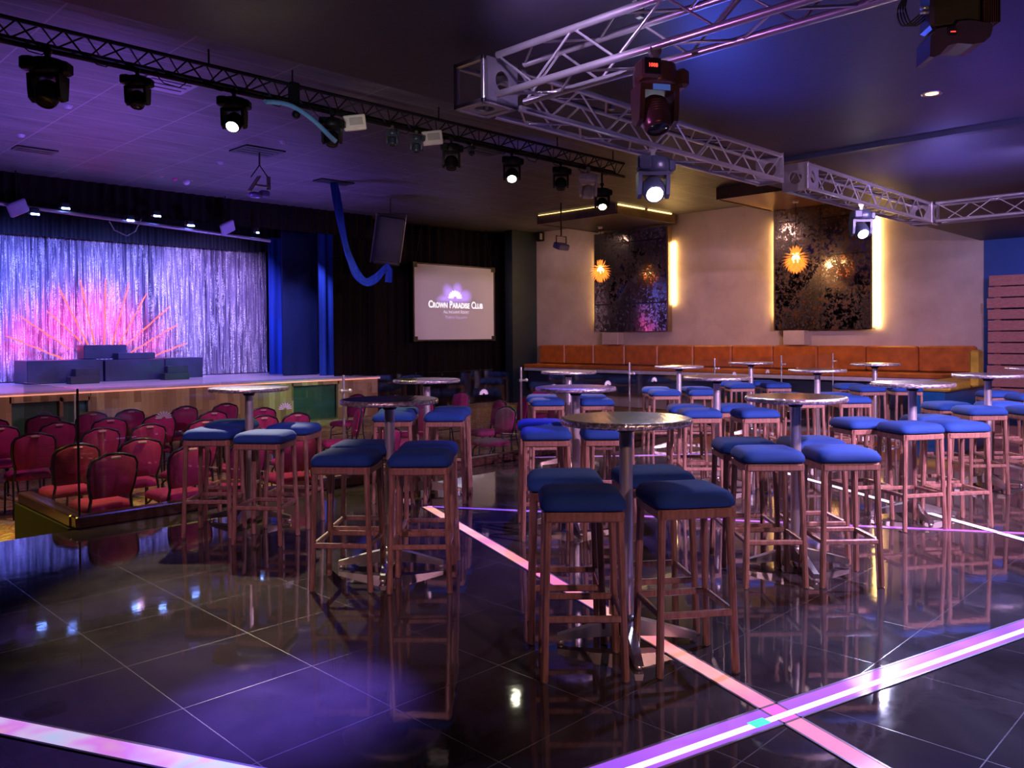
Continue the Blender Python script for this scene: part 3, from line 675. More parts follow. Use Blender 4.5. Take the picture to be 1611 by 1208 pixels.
strip('floor_light_strip', (A0, (7.60, 0.60)), 0.05, M['violet_strip'], 'thin violet light strip crossing behind the nearest stools')
strip('floor_light_strip', ((9.15, 5.45), (6.25, 0.65)), 0.07, M['white_strip'], 'white light strip slanting between the stools at the right')
strip('floor_light_strip', ((7.4, 7.0-0.05), (9.6, 5.05)), 0.045, M['violet_strip'], 'thin violet light strip far back beyond the middle tables')

# ================================================================== BAR TABLES
def make_table():
    t = thing('bar_table', 'x', 'bar table', (0, 0, 0), 0, 'round steel bar tables')
    top = MB(); top.lathe([(0.0001, 1.1), (0.28, 1.1), (0.302, 1.0995)], 48)
    tt = link('tabletop', top, M['swirl'], t)
    e = MB(); e.lathe([(0.302, 1.0995), (0.313, 1.097), (0.318, 1.09), (0.318, 1.075), (0.312, 1.068), (0.0001, 1.068)], 48)
    link('stamped_edge', e, M['hammer'], tt)
    link('pole', MB().tube([(0, 0, 0.10), (0, 0, 1.068)], 0.033, 20, caps=False), M['chrome'], t)
    link('top_bracket', MB().lathe([(0.0001, 1.066), (0.11, 1.066), (0.11, 1.058), (0.05, 1.05), (0.04, 1.03), (0.0001, 1.03)], 20), M['blackmetal'], t)
    link('hub', MB().lathe([(0.0001, 0.14), (0.045, 0.14), (0.055, 0.12), (0.055, 0.045), (0.0001, 0.045)], 20), M['castalu'], t)
    for k in range(4):
        g = k*PI/2; X = Matrix.Rotation(g, 4, 'Z')
        m = MB(); m.X = X
        P = [(0.03, 0.038, 0.045, 0.125), (0.14, 0.032, 0.04, 0.10), (0.26, 0.026, 0.028, 0.068), (0.34, 0.022, 0.018, 0.046)]
        vs = []; 
        for r, hw, z0, z1 in P: vs += [(r, -hw, z0), (r, hw, z0), (r, hw*0.75, z1), (r, -hw*0.75, z1)]
        fs = [(0, 1, 2, 3)[::-1], (12, 13, 14, 15)]
        for i in range(3):
            b_ = i*4
            for j in range(4): fs.append((b_+j, b_+(j+1) % 4, b_+4+(j+1) % 4, b_+4+j))
        m.add(vs, fs)
        leg = link('base_leg', m, M['castalu'], t)
        g2 = MB(); g2.X = X; g2.lathe([(0.0001, 0.001), (0.017, 0.001), (0.017, 0.014), (0.008, 0.02), (0.008, 0.028), (0.0001, 0.028)], 12, (0.325, 0, 0))
        link('glide', g2, M['chrome'], leg)
    return t
def make_stool():
    t = thing('bar_stool', 'x', 'bar stool', (0, 0, 0), 0, 'blue cushioned wooden bar stools')
    link('seat', MB().cushion((0, 0, 0.740), 0.378, 0.36, 0.056, crown=0.018), M['seatblue'], t)
    f = MB()
    for s_ in (-1, 1):
        f.bar((-0.163, s_*0.155, 0.712), (0.163, s_*0.155, 0.712), 0.026, 0.044)
        f.bar((s_*0.163, -0.155, 0.712), (s_*0.163, 0.155, 0.712), 0.026, 0.044)
    f.box((0, 0, 0.727), (0.30, 0.28, 0.014))
    link('seat_frame', f, M['stoolwood'], t)
    for sx in (-1, 1):
        for sy in (-1, 1):
            top = (sx*0.155, sy*0.146, 0.734); bot = (sx*0.176, sy*0.166, 0.006); mid = (sx*0.166, sy*0.157, 0.36)
            m = MB(); m.bar(mid, top, 0.030, 0.032, 0.034, 0.036, bev=0.3); m.bar(bot, mid, 0.033, 0.034, 0.030, 0.032, bev=0.3)
            lg = link('leg', m, M['stoolwood'], t)
            link('foot_cap', MB().lathe([(0.0001, 0), (0.013, 0), (0.013, 0.007), (0.0001, 0.007)], 10, (sx*0.176, sy*0.166, 0)), M['chrome'], lg)
    z = 0.27
    for s_ in (-1, 1):
        link('stretcher', MB().bar((-0.165, s_*0.159, z), (0.165, s_*0.159, z), 0.022, 0.030), M['stoolwood'], t)
        link('stretcher', MB().bar((s_*0.168, -0.155, z), (s_*0.168, 0.155, z), 0.022, 0.030), M['stoolwood'], t)
    return t
TBL = make_table(); STL = make_stool()
tabs = [ # x, y, row, description, table rotation
    (3.22, 2.42, 'the bar table nearest the camera'), (5.04, 2.43, 'the front row table right of the nearest one'), (7.05, 2.40, 'the third front row table'),
    (8.96, 2.35, 'the fourth front row table near the slatted wood wall'), (11.05, 2.4, 'the last front row table at the right picture edge'),
    (3.22, 4.32, 'the dark purple topped table left of centre'), (4.94, 4.20, 'the table just behind the nearest one'), (7.03, 4.19, 'the middle row table behind the bright blue stools'),
    (9.17, 4.16, 'the fourth middle row table'), (11.44, 4.38, 'the last middle row table before the orange bench'),
    (3.26, 6.28, 'the leftmost table beside the glass railing'), (4.98, 6.09, 'the lilac topped table left of the screen'), (7.15, 6.18, 'the third rear row table'),
    (9.21, 6.05, 'the fourth rear row table'), (11.09, 6.04, 'the farthest rear row table')]
tl = ['round steel bar table nearest the camera with gold reflections on its top', 'round steel bar table right of centre, second in the front row', 'round steel bar table in the front row among bright blue stools at the right',
      'round steel bar table in front of the slatted wood wall', 'round steel bar table cut off by the right picture edge', 'round steel bar table left of centre with a dark purple reflecting top', 'round steel bar table seen just above and behind the nearest table',
      'round steel bar table in the middle row, right of the nearest table', 'round steel bar table with pinkish rim before the bright window reflections', 'round steel bar table close to the orange bench at the right of the middle row',
      'leftmost round steel bar table, in front of the stage', 'round steel bar table with lilac top below the screen', 'small far steel bar table below the dark grey wall corner', 'small far steel bar table beside green tinged stools', 'farthest small steel bar table before the orange bench']
def pos4(i):
    base = {'front left': (-0.245, -0.295, 0.0), 'front right': (0.255, -0.31, 0.0), 'back left': (-0.27, 0.24, 0.0), 'back right': (0.25, 0.2, 0.0)}
    sp = {0: {'front right': (0.23, -0.24, 0.16), 'back left': (-0.29, 0.15, 0.0), 'back right': (0.17, 0.25, 0.12)},
          1: {'front left': (-0.28, -0.30, 0.0), 'front right': (0.165, -0.30, 0.03), 'back left': (-0.3, 0.12, 0.0), 'back right': (0.16, 0.17, 0.05)},
          2: {'front left': (-0.18, -0.33, 0.22), 'front right': (0.22, -0.25, 0.12), 'back left': (-0.42, 0.02, 0.2), 'back right': (0.25, 0.2, 0.1)},
          5: {'front left': (-0.205, -0.345, -0.08), 'front right': (0.25, -0.39, 0.0), 'back left': (-0.2, 0.09, -0.05), 'back right': (0.25, 0.0, 0.0)},
          6: {'front left': (-0.25, -0.32, 0.0), 'front right': (0.20, -0.32, 0.0), 'back left': (-0.27, 0.28, 0.0), 'back right': (0.30, 0.26, 0.0)},
          10: {'front left': (-0.14, -0.42, 0.0), 'front right': (0.33, -0.66, -0.12), 'back left': (-0.2, 0.18, 0.0), 'back right': (0.40, -0.14, -0.12)},
          11: {'front left': (-0.27, -0.26, 0.0), 'front right': (0.2, -0.3, 0.0), 'back left': (-0.3, 0.22, 0.0), 'back right': (0.22, 0.22, 0.0)}}
    b = dict(base); b.update(sp.get(i, {})); return b
rnd = random.Random(3)
for i, (x, y, ds) in enumerate(tabs):
    rz = CAMROT + (rnd.uniform(-0.1, 0.1) if i > 1 else 0.02)
    if i == 0: TBL.location = (x, y, 0); TBL.rotation_euler = (0, 0, rz); TBL['label'] = tl[i]
    else: dup(TBL, (x, y, 0), rz, tl[i])
    for key, (r, f, a) in pos4(i).items():
        if i not in (0, 1, 2, 5, 6, 10, 11): r += rnd.uniform(-.03, .03); f += rnd.uniform(-.03, .03); a += rnd.uniform(-.12, .12)
        sx, sy = camframe(x, y, r, f)
        lb = f'{key} blue bar stool at {ds}'
        if i == 0 and key == 'front left': STL.location = (sx, sy, 0); STL.rotation_euler = (0, 0, CAMROT+a); STL['label'] = lb
        else: dup(STL, (sx, sy, 0), CAMROT+a, lb)

# ================================================================== BANQUET CHAIRS
def make_chair():
    t = thing('banquet_chair', 'x', 'chair', (0, 0, ZC), 0, 'burgundy banquet chairs on the carpet')
    # faces +y ; back at -y
    link('seat', MB().cushion((0, 0.02, 0.40), 0.42, 0.42, 0.07, crown=0.012), M['burgundy'], t)
    def backpt(u, z, off=0.0):   # u -1..1
        lean = -0.20-0.10*(z-0.45)/0.47
        return (u, lean+off-0.03*(1-(u/0.2)**2)*0, z)
    outl = [(-0.165, 0.52), (-0.19, 0.62), (-0.205, 0.74), (-0.2, 0.82), (-0.175, 0.865), (-0.12, 0.885), (-0.07, 0.905), (0, 0.912), (0.07, 0.905), (0.12, 0.885), (0.175, 0.865), (0.2, 0.82), (0.205, 0.74), (0.19, 0.62), (0.165, 0.52)]
    m = MB(); n = len(outl); vs = []
    for off, k in ((-0.028, 0.93), (-0.014, 0.97), (0.022, 0.97), (0.034, 0.88)):
        for u, z in outl: zz = 0.71+(z-0.71)*k; vs.append(backpt(u*k, zz, off))
    fs = []
    for a in range(3):
        for j in range(n): fs.append((a*n+j, a*n+(j+1) % n, (a+1)*n+(j+1) % n, (a+1)*n+j))
    fs += [tuple(range(n))[::-1], tuple(range(3*n, 4*n))]
    m.add(vs, fs, True); link('backrest', m, M['burgundy'], t)
    loop = [backpt(u*1.03, 0.71+(z-0.71)*1.03) for u, z in outl]
    loop = [(-0.19, -0.20, 0.40)] + loop + [(0.19, -0.20, 0.40)]
    link('back_frame', MB().tube(loop, 0.013, 6), M['chairframe'], t)
    link('handle', MB().box((0, -0.325, 0.885), (0.085, 0.018, 0.02), 0.004), plain('pale worn handle', (0.5, 0.35, 0.38), 0.4), t, 'pale grip notch at the top')
    for sx in (-1, 1):
        link('leg', MB().tube([(sx*0.19, -0.20, 0.42), (sx*0.19, -0.21, 0.25), (sx*0.2, -0.27, 0.0)], 0.012, 6), M['chairframe'], t)
        link('leg', MB().tube([(sx*0.18, 0.10, 0.40), (sx*0.19, 0.19, 0.34), (sx*0.195, 0.21, 0.0)], 0.012, 6), M['chairframe'], t)
        link('side_rail', MB().tube([(sx*0.19, -0.21, 0.24), (sx*0.19, 0.2, 0.24)], 0.008, 6), M['chairframe'], t)
    return t
CH = make_chair(); first = True
rows = [(7.55, 'in the row closest to the glass railing'), (8.55, 'in the second row from the glass'), (9.85, 'in the third row from the glass'), (11.0, 'in the fourth row from the glass'), (12.15, 'in the row nearest the stage')]
ordn = ['first', 'second', 'third', 'fourth', 'fifth', 'sixth', 'seventh', 'eighth', 'ninth']
cols = {0: [2.62, 3.28, 3.9, 4.51], 1: [2.64, 3.25, 3.88, 4.52, 5.12], 2: [1.95, 2.63, 3.27, 3.86, 4.52, 5.32, 5.80], 3: [1.95, 2.6, 3.2, 3.88, 4.46, 5.14, 5.94], 4: [2.7, 3.36, 3.96, 4.49, 5.2, 5.92]}
def put_chair(x, y, rz, lb):
    global first
    if first: CH.location = (x, y, ZC); CH.rotation_euler = (0, 0, rz); CH['label'] = lb; first = False
    else: dup(CH, (x, y, ZC), rz, lb)
r2 = random.Random(5)
for ri, (yy, ds) in enumerate(rows):
    if ri == 0: cx = [3.28, 4.51]
    for ci, x in enumerate(cols[ri]):
        put_chair(x+r2.uniform(-.03, .03), yy+0.28+r2.uniform(-.05, .05), r2.uniform(-.12, .12), f'{ordn[ci]} burgundy banquet chair from the left {ds}')
side = [(8.1, 12.1, 'burgundy banquet chair seen side-on near the stage end'), (5.5, 7.75, 'burgundy banquet chair right behind the purple-topped table'), (7.15, 9.2, 'burgundy banquet chair below the left edge of the screen'), (7.9, 10.0, 'dim burgundy chair left of the railing post under the screen'),
        (8.0, 8.35, 'burgundy chair turned left beside the tall railing post'), (8.75, 9.3, 'dim burgundy chair behind the tall railing post'), (8.75, 8.1, 'burgundy chair turned left right of the tall railing post'), (9.6, 9.6, 'dim chair in the dark area below the screen corner'), (6.5, 9.9, 'burgundy chair behind the lilac-topped table'), (10.4, 9.0, 'dim chair behind the far middle tables'), (9.7, 11.2, 'dark chair far back below the screen'), (11.3, 10.6, 'dark chair far back before the bench')]
for k, (x, y, lb) in enumerate(side):
    put_chair(x, y, PI/2 + r2.uniform(-.5, .3) if k != 1 else 0.1, lb)
# small trolley near the stage front
tr = thing('equipment_trolley', 'small low trolley with big grey wheels by the dark stage opening', 'trolley', (4.55, 15.9, ZC))
link('deck', MB().box((0, 0, 0.42), (0.75, 0.4, 0.03), 0.005), plain('pale trolley deck', (0.5, 0.45, 0.5), 0.4), tr)
for sx in (-0.22, 0.12): link('wheel', MB().lathe([(0.05, -0.03), (0.15, -0.03), (0.17, 0), (0.15, 0.03), (0.05, 0.03), (0.05, -0.03)], 20, (sx, -0.1, 0.175), 'y'), plain('grey tyre', (0.35, 0.35, 0.38), 0.4), tr)
link('handle', MB().tube([(0.36, 0, 0.43), (0.36, 0, 0.95)], 0.015, 6), plain('white steel', (0.7, 0.68, 0.65), 0.3, 0.5), tr)
link('load', MB().sphere((-0.12, 0.05, 0.56), 0.12, 8, (1.2, 1, 1)).box((0.1, 0.05, 0.5), (0.2, 0.25, 0.12), 0.02), plain('dark gear', (0.06, 0.07, 0.08), 0.4), tr)

# ================================================================== BENCH, WALL PANELS, SLAT WALL
bn = thing('banquette_bench', 'long burnt orange banquette bench along the cream wall', 'bench')
by0, by1 = 4.85, 16.55
link('seat', MB().box((17.45, (by0+by1)/2, 0.66), (0.62, by1-by0, 0.10), 0.02), M['orange'], bn)
link('trim', MB().box((17.45, (by0+by1)/2, 0.565), (0.58, by1-by0, 0.085), 0.01), M['whitetrim'], bn, 'pale lilac band under the seat')
link('plinth', MB().box((17.6, (by0+by1)/2, 0.262), (0.5, by1-by0, 0.52)), plain('navy plinth', (0.02, 0.03, 0.07), 0.5), bn)
ys = [4.88, 5.94] + [5.92+1.062*k for k in range(2, 11)]
ys = [4.88]+[4.88+0.0+1.063*k for k in range(1, 11)]+[16.5]
for a, b in zip(ys, ys[1:]):
    link('back_cushion', MB().box((17.86, (a+b)/2, 0.985), (0.18, b-a-0.015, 0.53), 0.03), M['orange'], bn)
sf = thing('yellow_sofa', 'mustard yellow padded seat end on a blue plinth at the right end of the bench', 'sofa')
link('seat', MB().box((15.5, 4.62, 0.62), (2.3, 0.62, 0.13), 0.03), M['yellow'], sf)
link('plinth', MB().box((15.5, 4.66, 0.28), (2.15, 0.5, 0.55)), M['bluebase'], sf)
link('back', MB().box((15.5, 4.24, 0.9), (0.34, 0.14, 0.62), 0.03), M['yellow'], sf)
# antiqued mirror panels
def panel(name, y0, y1, z0, z1, label, led, mt='antique'):
    t = thing(name, label, 'wall panel', (17.8, (y0+y1)/2, (z0+z1)/2))
    h = (z1-z0); w_ = y1-y0
    m = MB().box((-0.02, 0, 0), (0.03, w_, h), 0.0)
    # keep object coordinates in wall space for the pattern
    p = link('mirror_face', m, M[mt], t)
    link('frame', MB().box((0.06, -w_/2-0.02, 0), (0.17, 0.04, h)), M['rustframe'], t); link('frame', MB().box((0.06, w_/2+0.02, 0), (0.17, 0.04, h)), M['rustframe'], t)
    link('backing', MB().box((0.09, 0, 0), (0.16, w_-0.3, h-0.3)), M['black'], t)
    for s_, a, b in led:
        link('light_strip', MB().box((0.165, s_*(w_/2+0.075), a+(b-a)/2-(z0+z1)/2), (0.03, 0.03, b-a)), M['goldled'], t, 'glowing gold light strip')
    return t
panel('mirror_panel', 12.03, 14.38, 1.62, 4.30, 'dark mottled antique mirror panel at the left of the cream wall', [(-1, 2.3, 3.9), (1, 1.9, 3.9)], 'antique_dark')
panel('mirror_panel', 6.90, 9.06, 1.60, 4.45, 'tall mottled rusty mirror panel at the right of the cream wall', [(-1, 1.65, 4.1), (1, 1.9, 4.1)])
for y0, y1, e_ in ((11.8, 14.3, 0), (6.6, 9.15, 1)):
    t = thing('ceiling_canopy', ('mottled bronze ceiling canopy with gold strip over the left mirror panel', 'mottled bronze ceiling canopy over the right mirror panel')[e_], 'canopy', (16.6, (y0+y1)/2, 4.47))
    link('fascia', MB().box((-1.22, 0, 0), (0.04, y1-y0, 0.24)), M['rustframe'], t); link('fascia', MB().box((0.0, -(y1-y0)/2, 0), (2.4, 0.04, 0.24)), M['rustframe'], t); link('fascia', MB().box((0.0, (y1-y0)/2, 0), (2.4, 0.04, 0.24)), M['rustframe'], t)
    link('underside', MB().box((0.0, 0, -0.08), (2.38, y1-y0-0.05, 0.04)), M['tanply'] if e_ else plain('dark plum board', (0.06, 0.045, 0.04), 0.5), t)
    if e_ == 0:
        for a, b in ((-1.2, -0.15), (0.0, 1.0)):
            link('light_strip', MB().box(((a+b)/2, -(y1-y0)/2-0.035, 0.10), (b-a, 0.03, 0.03)), M['goldceil'], t, 'glowing gold light strip')
        link('light_strip', MB().box((-1.25, 0.1, 0.105), (0.02, y1-y0-0.3, 0.012)), M['goldceil'], t, 'thin gold light line')
for y, z, lb, wd in ((13.55, 1.28, 'small cream ledge box under the left mirror panel', 0.55), (8.3, 1.28, 'small cream ledge box under the right mirror panel', 0.5)):
    tag(link('wall_ledge', MB().box((17.86, y+0.3, 1.43), (0.26, wd, 0.33), 0.01), M['cream']), lb, 'ledge')
# pendants
def pendant(P, lb, ztop):
    t = thing('pendant_lamp', lb, 'lamp', P, 0, 'glowing petal pendant lamps')
    t.scale = (1.15, 1.15, 1.15); core = link('bulb', MB().sphere((0, 0, 0.01), 0.075, 8), M['bulb'], t)
    m = MB(); rr = random.Random(11)
    for k in range(11):
        th = -1.35+2.7*k/10; n = max(5, int(15*math.cos(th)))
        for j in range(n):
            g = 2*PI*(j+0.5*(k % 2))/n
            d = Vector((math.cos(th)*math.cos(g), math.cos(th)*math.sin(g), math.sin(th)))
            tg = Vector((-math.sin(g), math.cos(g), 0)); up = d.cross(tg)
            dn = d*1.0 + up*(-0.55 if d.cross(tg).z < 0 else 0.55)
            dn = (d*0.8+Vector((0, 0, -0.45))).normalized() if th < 0.9 else d
            a = d*0.12; tip = a + dn*0.15
            w0 = tg*0.026
            m.add([tuple(a-w0), tuple(a+w0), tuple(a+dn*0.07+w0*1.1), tuple(tip), tuple(a+dn*0.07-w0*1.1)], [(0, 1, 2, 3, 4)])
    link('petals', m, M['amber'], t)
    link('cord', MB().tube([(0, 0, 0.1), (0, 0, (ztop-P[2])/1.15)], 0.006, 6), M['cable'], t)
    link('ceiling_rose', MB().lathe([(0.0001, 0), (0.06, 0), (0.05, -0.05), (0.0001, -0.05)], 14, (0, 0, (ztop-P[2])/1.15)), M['chrome'], t)
    point(P, (1.0, 0.55, 0.2), 20, 0.05)
pendant((16.7, 13.33, 3.18), 'glowing orange petal pendant lamp before the left mirror panel', 4.33)
pendant((16.55, 7.97, 3.08), 'glowing orange petal pendant lamp before the right mirror panel', 4.33)
# slat partition
sl = thing('slat_partition', 'partition of horizontal pinkish rough boards at the right edge', 'partition', (17.75, 3.3, 0))
rs = random.Random(2); z = 0.25; k = 0
while z < 2.56:
    h = 0.205; y_lo = -2.2; off = 0.02 if k % 2 else 0.0
    link('board', MB().box((-0.02+off, -0.4+rs.uniform(-.02, .02), z+h/2), (0.03, 3.5, h-rs.uniform(0.008, 0.022)), 0.004), M['pallet'], sl)
    z += 0.215; k += 1
for y in (1.2, -0.4, -2.0): link('upright', MB().box((0.05, y, 1.25), (0.06, 0.1, 2.5)), M['pallet'], sl)

# ================================================================== SCREEN, SPEAKER, SWAG
scn = thing('projection_screen', 'white projection screen with shell logo hanging before the dark drape', 'screen', (15.12, 17.2, 2.45))
SW, SH = 2.92, 2.02
link('cloth', MB().box((0, 0, 0), (SW, 0.02, SH)), M['screen'], scn)
f = MB()
for s_ in (-1, 1):
    f.box((0, -0.005, s_*(SH/2+0.02)), (SW+0.1, 0.04, 0.04)); f.box((s_*(SW/2+0.02), -0.005, 0), (0.04, 0.04, SH+0.1))
    for q in (-1, 1): f.box((s_*(SW/2-0.02), -0.02, q*(SH/2-0.02)), (0.14, 0.03, 0.14))
link('frame', f, plain('black brown frame', (0.03, 0.02, 0.018), 0.4), scn)
link('projected_shell', shell(MB(), (-0.02, 0.12, -0.0125), 0.30, 9, 0.001), M['textwhite'], scn, 'white projected shell')
def textmesh(txt, size, caps=True, bold=0.0):
    cu = bpy.data.curves.new('lettering', 'FONT'); cu.body = txt; cu.size = size; cu.align_x = 'CENTER'; cu.align_y = 'CENTER'
    cu.small_caps_scale = 0.74; cu.offset = bold; cu.extrude = 0.001; cu.resolution_u = 3
    if caps:
        for i, ch in enumerate(txt): cu.body_format[i].use_small_caps = ch.islower()
    o = bpy.data.objects.new('lettering', cu); COL.objects.link(o)
    bpy.context.view_layer.update(); dg = bpy.context.evaluated_depsgraph_get()
    me = bpy.data.meshes.new_from_object(o.evaluated_get(dg)); bpy.data.objects.remove(o); bpy.data.curves.remove(cu)
    return me
for nm, txt, sz, z, mat, bd, wd in (('lettering', 'Crown Paradise Club', 0.27, -0.06, 'textwhite', 0.004, 2.0), ('lettering', 'All Inclusive Resort', 0.13, -0.25, 'textdim', 0.001, 0.95), ('lettering', 'Puerto Vallarta', 0.12, -0.40, 'textmauve', 0.001, 0.8)):
    me = textmesh(txt, sz, True, bd); me.materials.append(M[mat])
    xs_ = [v.co.x for v in me.vertices]; k = wd/(max(xs_)-min(xs_))
    o = bpy.data.objects.new(nm, me); COL.objects.link(o); o.parent = scn; o.rotation_euler = (PI/2, 0, 0); o.location = (0.02, -0.0125, z); o.scale = (k, 1, 1)
w_ = MB()
for s_ in (-1, 1): w_.tube([(s_*(SW/2-0.05), 0, SH/2+0.03), (s_*(SW/2-0.3), 0, 4.58-2.45)], 0.006, 5)
link('hanging_wire', w_, M['blackmetal'], scn)
# speaker
spk = thing('loudspeaker', 'tall charcoal loudspeaker hanging from the ceiling left of the screen', 'speaker', (10.9, 14.6, 3.62), -0.55)
R = Matrix.Rotation(0.13, 3, 'Y') @ Matrix.Rotation(0.16, 3, 'X')
link('cabinet', MB().box((0, 0, 0), (0.58, 0.45, 1.04), 0.03, R), M['blackmetal'], spk)
link('grille', MB().box((0, -0.235, -0.0), (0.47, 0.02, 0.94), 0.01, R), M['speaker'], spk)
link('horn', MB().box((0.03, -0.25, 0.28), (0.26, 0.02, 0.18), 0.01, R), plain('horn mouth', (0.02, 0.02, 0.03), 0.4), spk)
b = MB(); b.box((-0.32, 0, 0.05), (0.03, 0.06, 1.06), 0, R); b.box((0.32, 0, 0.05), (0.03, 0.06, 1.06), 0, R); b.tube([(0.05, 0, 0.55), (0.05, 0, 0.92)], 0.02, 6); b.box((0.05, 0, 0.58), (0.68, 0.06, 0.03))
link('bracket', b, plain('worn grey steel', (0.14, 0.12, 0.12), 0.4, 0.5), spk)
# blue fabric swag
pts = [at_y(525, 287, 14.0), at_y(533, 330, 14.0), at_y(541, 375, 14.0), at_y(552, 410, 14.0), at_y(562, 432, 14.0), at_y(577, 444, 14.0), at_y(592, 437, 14.0), at_y(603, 425, 14.0), at_y(610, 420, 14.1)]
pts[0].z = ZT-0.01
def ribbon(pts, w0, amp=0.02, nseg=9):
    q = []; m = len(pts)
    for i, p in enumerate(pts):
        t = (pts[min(i+1, m-1)]-pts[max(i-1, 0)]).normalized(); a = Vector((t.z, 0, -t.x)).normalized()
        if a.x < 0 and i == 0: a = -a
        if i and a.dot(pa_) < 0: a = -a
        pa_ = a
        for j in range(nseg):
            u = j/(nseg-1)-0.5; q.append(tuple(p + a*u*w0 + Vector((0, amp*math.sin(j*2.0+i*0.5), 0))))
    return MB().sheet(q, nseg, m)
sw = thing('fabric_swag', 'royal blue fabric swag drooping from the ceiling to the loudspeaker', 'fabric')
def smooth_path(P, n):
    out = []
    for i in range(len(P)-1):
        p0_, p1_, p2_, p3_ = P[max(i-1, 0)], P[i], P[i+1], P[min(i+2, len(P)-1)]
        for k in range(n):
            t = k/n; out.append(0.5*((2*p1_)+(p2_-p0_)*t+(2*p0_-5*p1_+4*p2_-p3_)*t*t+(3*p1_-p0_-3*p2_+p3_)*t**3))
    return out+[P[-1]]
link('drape', ribbon(smooth_path(pts, 4), 0.17, 0.03), M['swag'], sw)
tail = [at_y(606, 416, 14.1), at_y(612, 425, 14.1), at_y(611, 444, 14.1)]
link('tail', ribbon(tail, 0.15, 0.03, 6), M['swag'], sw)
link('ceiling_hatch', MB().box((pts[0].x, 14.0, ZT-0.01), (0.75, 0.35, 0.02)), M['blackmetal'], sw)

# ================================================================== TRUSSES
def lattice(mb, a, b, n, r=0.008, flip=False):
    """zig-zag between chord a (p,q) and chord b (p,q)"""
    for i in range(n):
        t0, t1 = i/n, (i+1)/n
        p0_, p1_ = (a, b) if (i % 2 == 0) != flip else (b, a)
        mb.tube([p0_[0].lerp(p0_[1], t0), p1_[0].lerp(p1_[1], t1)], r, 6, caps=False)
    return mb
def box_truss(root, a, b, size, mat, r=0.02, nb=8, rb=0.008):
    a, b = Vector(a), Vector(b); d = (b-a).normalized(); sd = Vector((-d.y, d.x, 0)); h = size/2; up = Vector((0, 0, 1))
    ch = {}
    for sx in (-1, 1):
        for sz in (-1, 1):
            o = sd*h*sx+up*h*sz; ch[(sx, sz)] = (a+o, b+o)
            link('chord', MB().tube([a+o, b+o], r, 10), mat, root)
    for (k1, k2, fl) in (((-1, 1), (-1, -1), 0), ((1, 1), (1, -1), 1), ((-1, -1), (1, -1), 0), ((-1, 1), (1, 1), 1)):
        link('lacing', lattice(MB(), ch[k1], ch[k2], nb, rb, bool(fl)), mat, root)
def holeplate(c, size, axis, th=0.012, hole=0.34):
    """square plate with a round hole, normal along axis"""
    n = 32; vs = []; fs = []; h = size/2
    for s_ in (-1, 1):
        for k in range(n):
            g = 2*PI*k/n; r = size*hole/1.4; vs.append((r*math.cos(g), r*math.sin(g), s_*th/2))
        for k in range(n):
            g = 2*PI*k/n; m = max(abs(math.cos(g)), abs(math.sin(g))); vs.append((h*math.cos(g)/m, h*math.sin(g)/m, s_*th/2))
    for k in range(n):
        j = (k+1) % n
        fs += [(k, j, n+j, n+k)[::-1], (2*n+k, 2*n+j, 3*n+j, 3*n+k), (k, j, 2*n+j, 2*n+k), (n+k, n+j, 3*n+j, 3*n+k)[::-1]]
    if axis == 'x': vs = [(z_, x, y) for x, y, z_ in vs]
    elif axis == 'y': vs = [(x, z_, y) for x, y, z_ in vs]
    return MB().add([(v[0]+c[0], v[1]+c[1], v[2]+c[2]) for v in vs], fs)
TZ = 3.075; TS = 0.235
t1 = thing('silver_box_truss', 'L-shaped silver box truss under the lowered ceiling, at centre and top', 'truss')
box_truss(t1, (3.80, 3.80, TZ), (7.34, 3.80, TZ), TS, M['alu'], 0.021, 12)
box_truss(t1, (3.60, 3.56, TZ), (3.60, -3.0, TZ), TS, M['alu'], 0.021, 22)
c1 = MB()
for sx in (-1, 1):
    for sy in (-1, 1): c1.box((3.60+sx*0.125, 3.80+sy*0.125, TZ), (0.03, 0.03, 0.29), 0.004)
for z in (-0.13, 0.13):
    for s_ in (-1, 1): c1.box((3.6, 3.8+s_*0.125, TZ+z), (0.28, 0.03, 0.03), 0.004); c1.box((3.6+s_*0.125, 3.8, TZ+z), (0.03, 0.28, 0.03), 0.004)
link('corner_block', c1, M['alu'], t1)
link('end_plate', holeplate((3.755, 3.80, TZ), 0.28, 'x'), M['alu'], t1); link('end_plate', holeplate((3.60, 3.80, TZ-0.13), 0.27, 'z'), M['alu'], t1)
link('end_plate', holeplate((7.35, 3.80, TZ), 0.28, 'x'), M['alu'], t1); link('end_plate', holeplate((3.60, 3.64, TZ), 0.26, 'y'), M['alu'], t1)
for x, y in ((4.9, 3.8), (6.4, 3.8), (3.6, 2.6), (3.6, 1.6), (3.6, 0.4)):
    for s_ in (-1,): link('ceiling_clamp', MB().box((x, y, TZ+0.15), (0.04, 0.04, 0.09), 0.004).box((x, y, TZ+0.18), (0.09, 0.03, 0.015)), M['castalu'], t1)
t2 = thing('silver_box_truss', 'silver box truss in the right half, bent towards the right edge', 'truss')
box_truss(t2, (7.90, 3.80, TZ), (11.45, 3.80, TZ), TS, M['alu'], 0.021, 14)
box_truss(t2, (11.60, 3.62, TZ), (11.60, -2.5, TZ), TS, M['alu'], 0.021, 18)
link('end_plate', holeplate((7.89, 3.80, TZ), 0.28, 'x'), M['alu'], t2)
bb = MB(); bb.box((7.99, 3.80-0.125, TZ), (0.18, 0.015, 0.26))
link('end_plate', holeplate((8.0, 3.675, TZ), 0.25, 'y'), M['alu'], t2)
c2 = MB()
for sx in (-1, 1):
    for sy in (-1, 1): c2.box((11.6+sx*0.125, 3.80+sy*0.125, TZ), (0.03, 0.03, 0.29), 0.004)
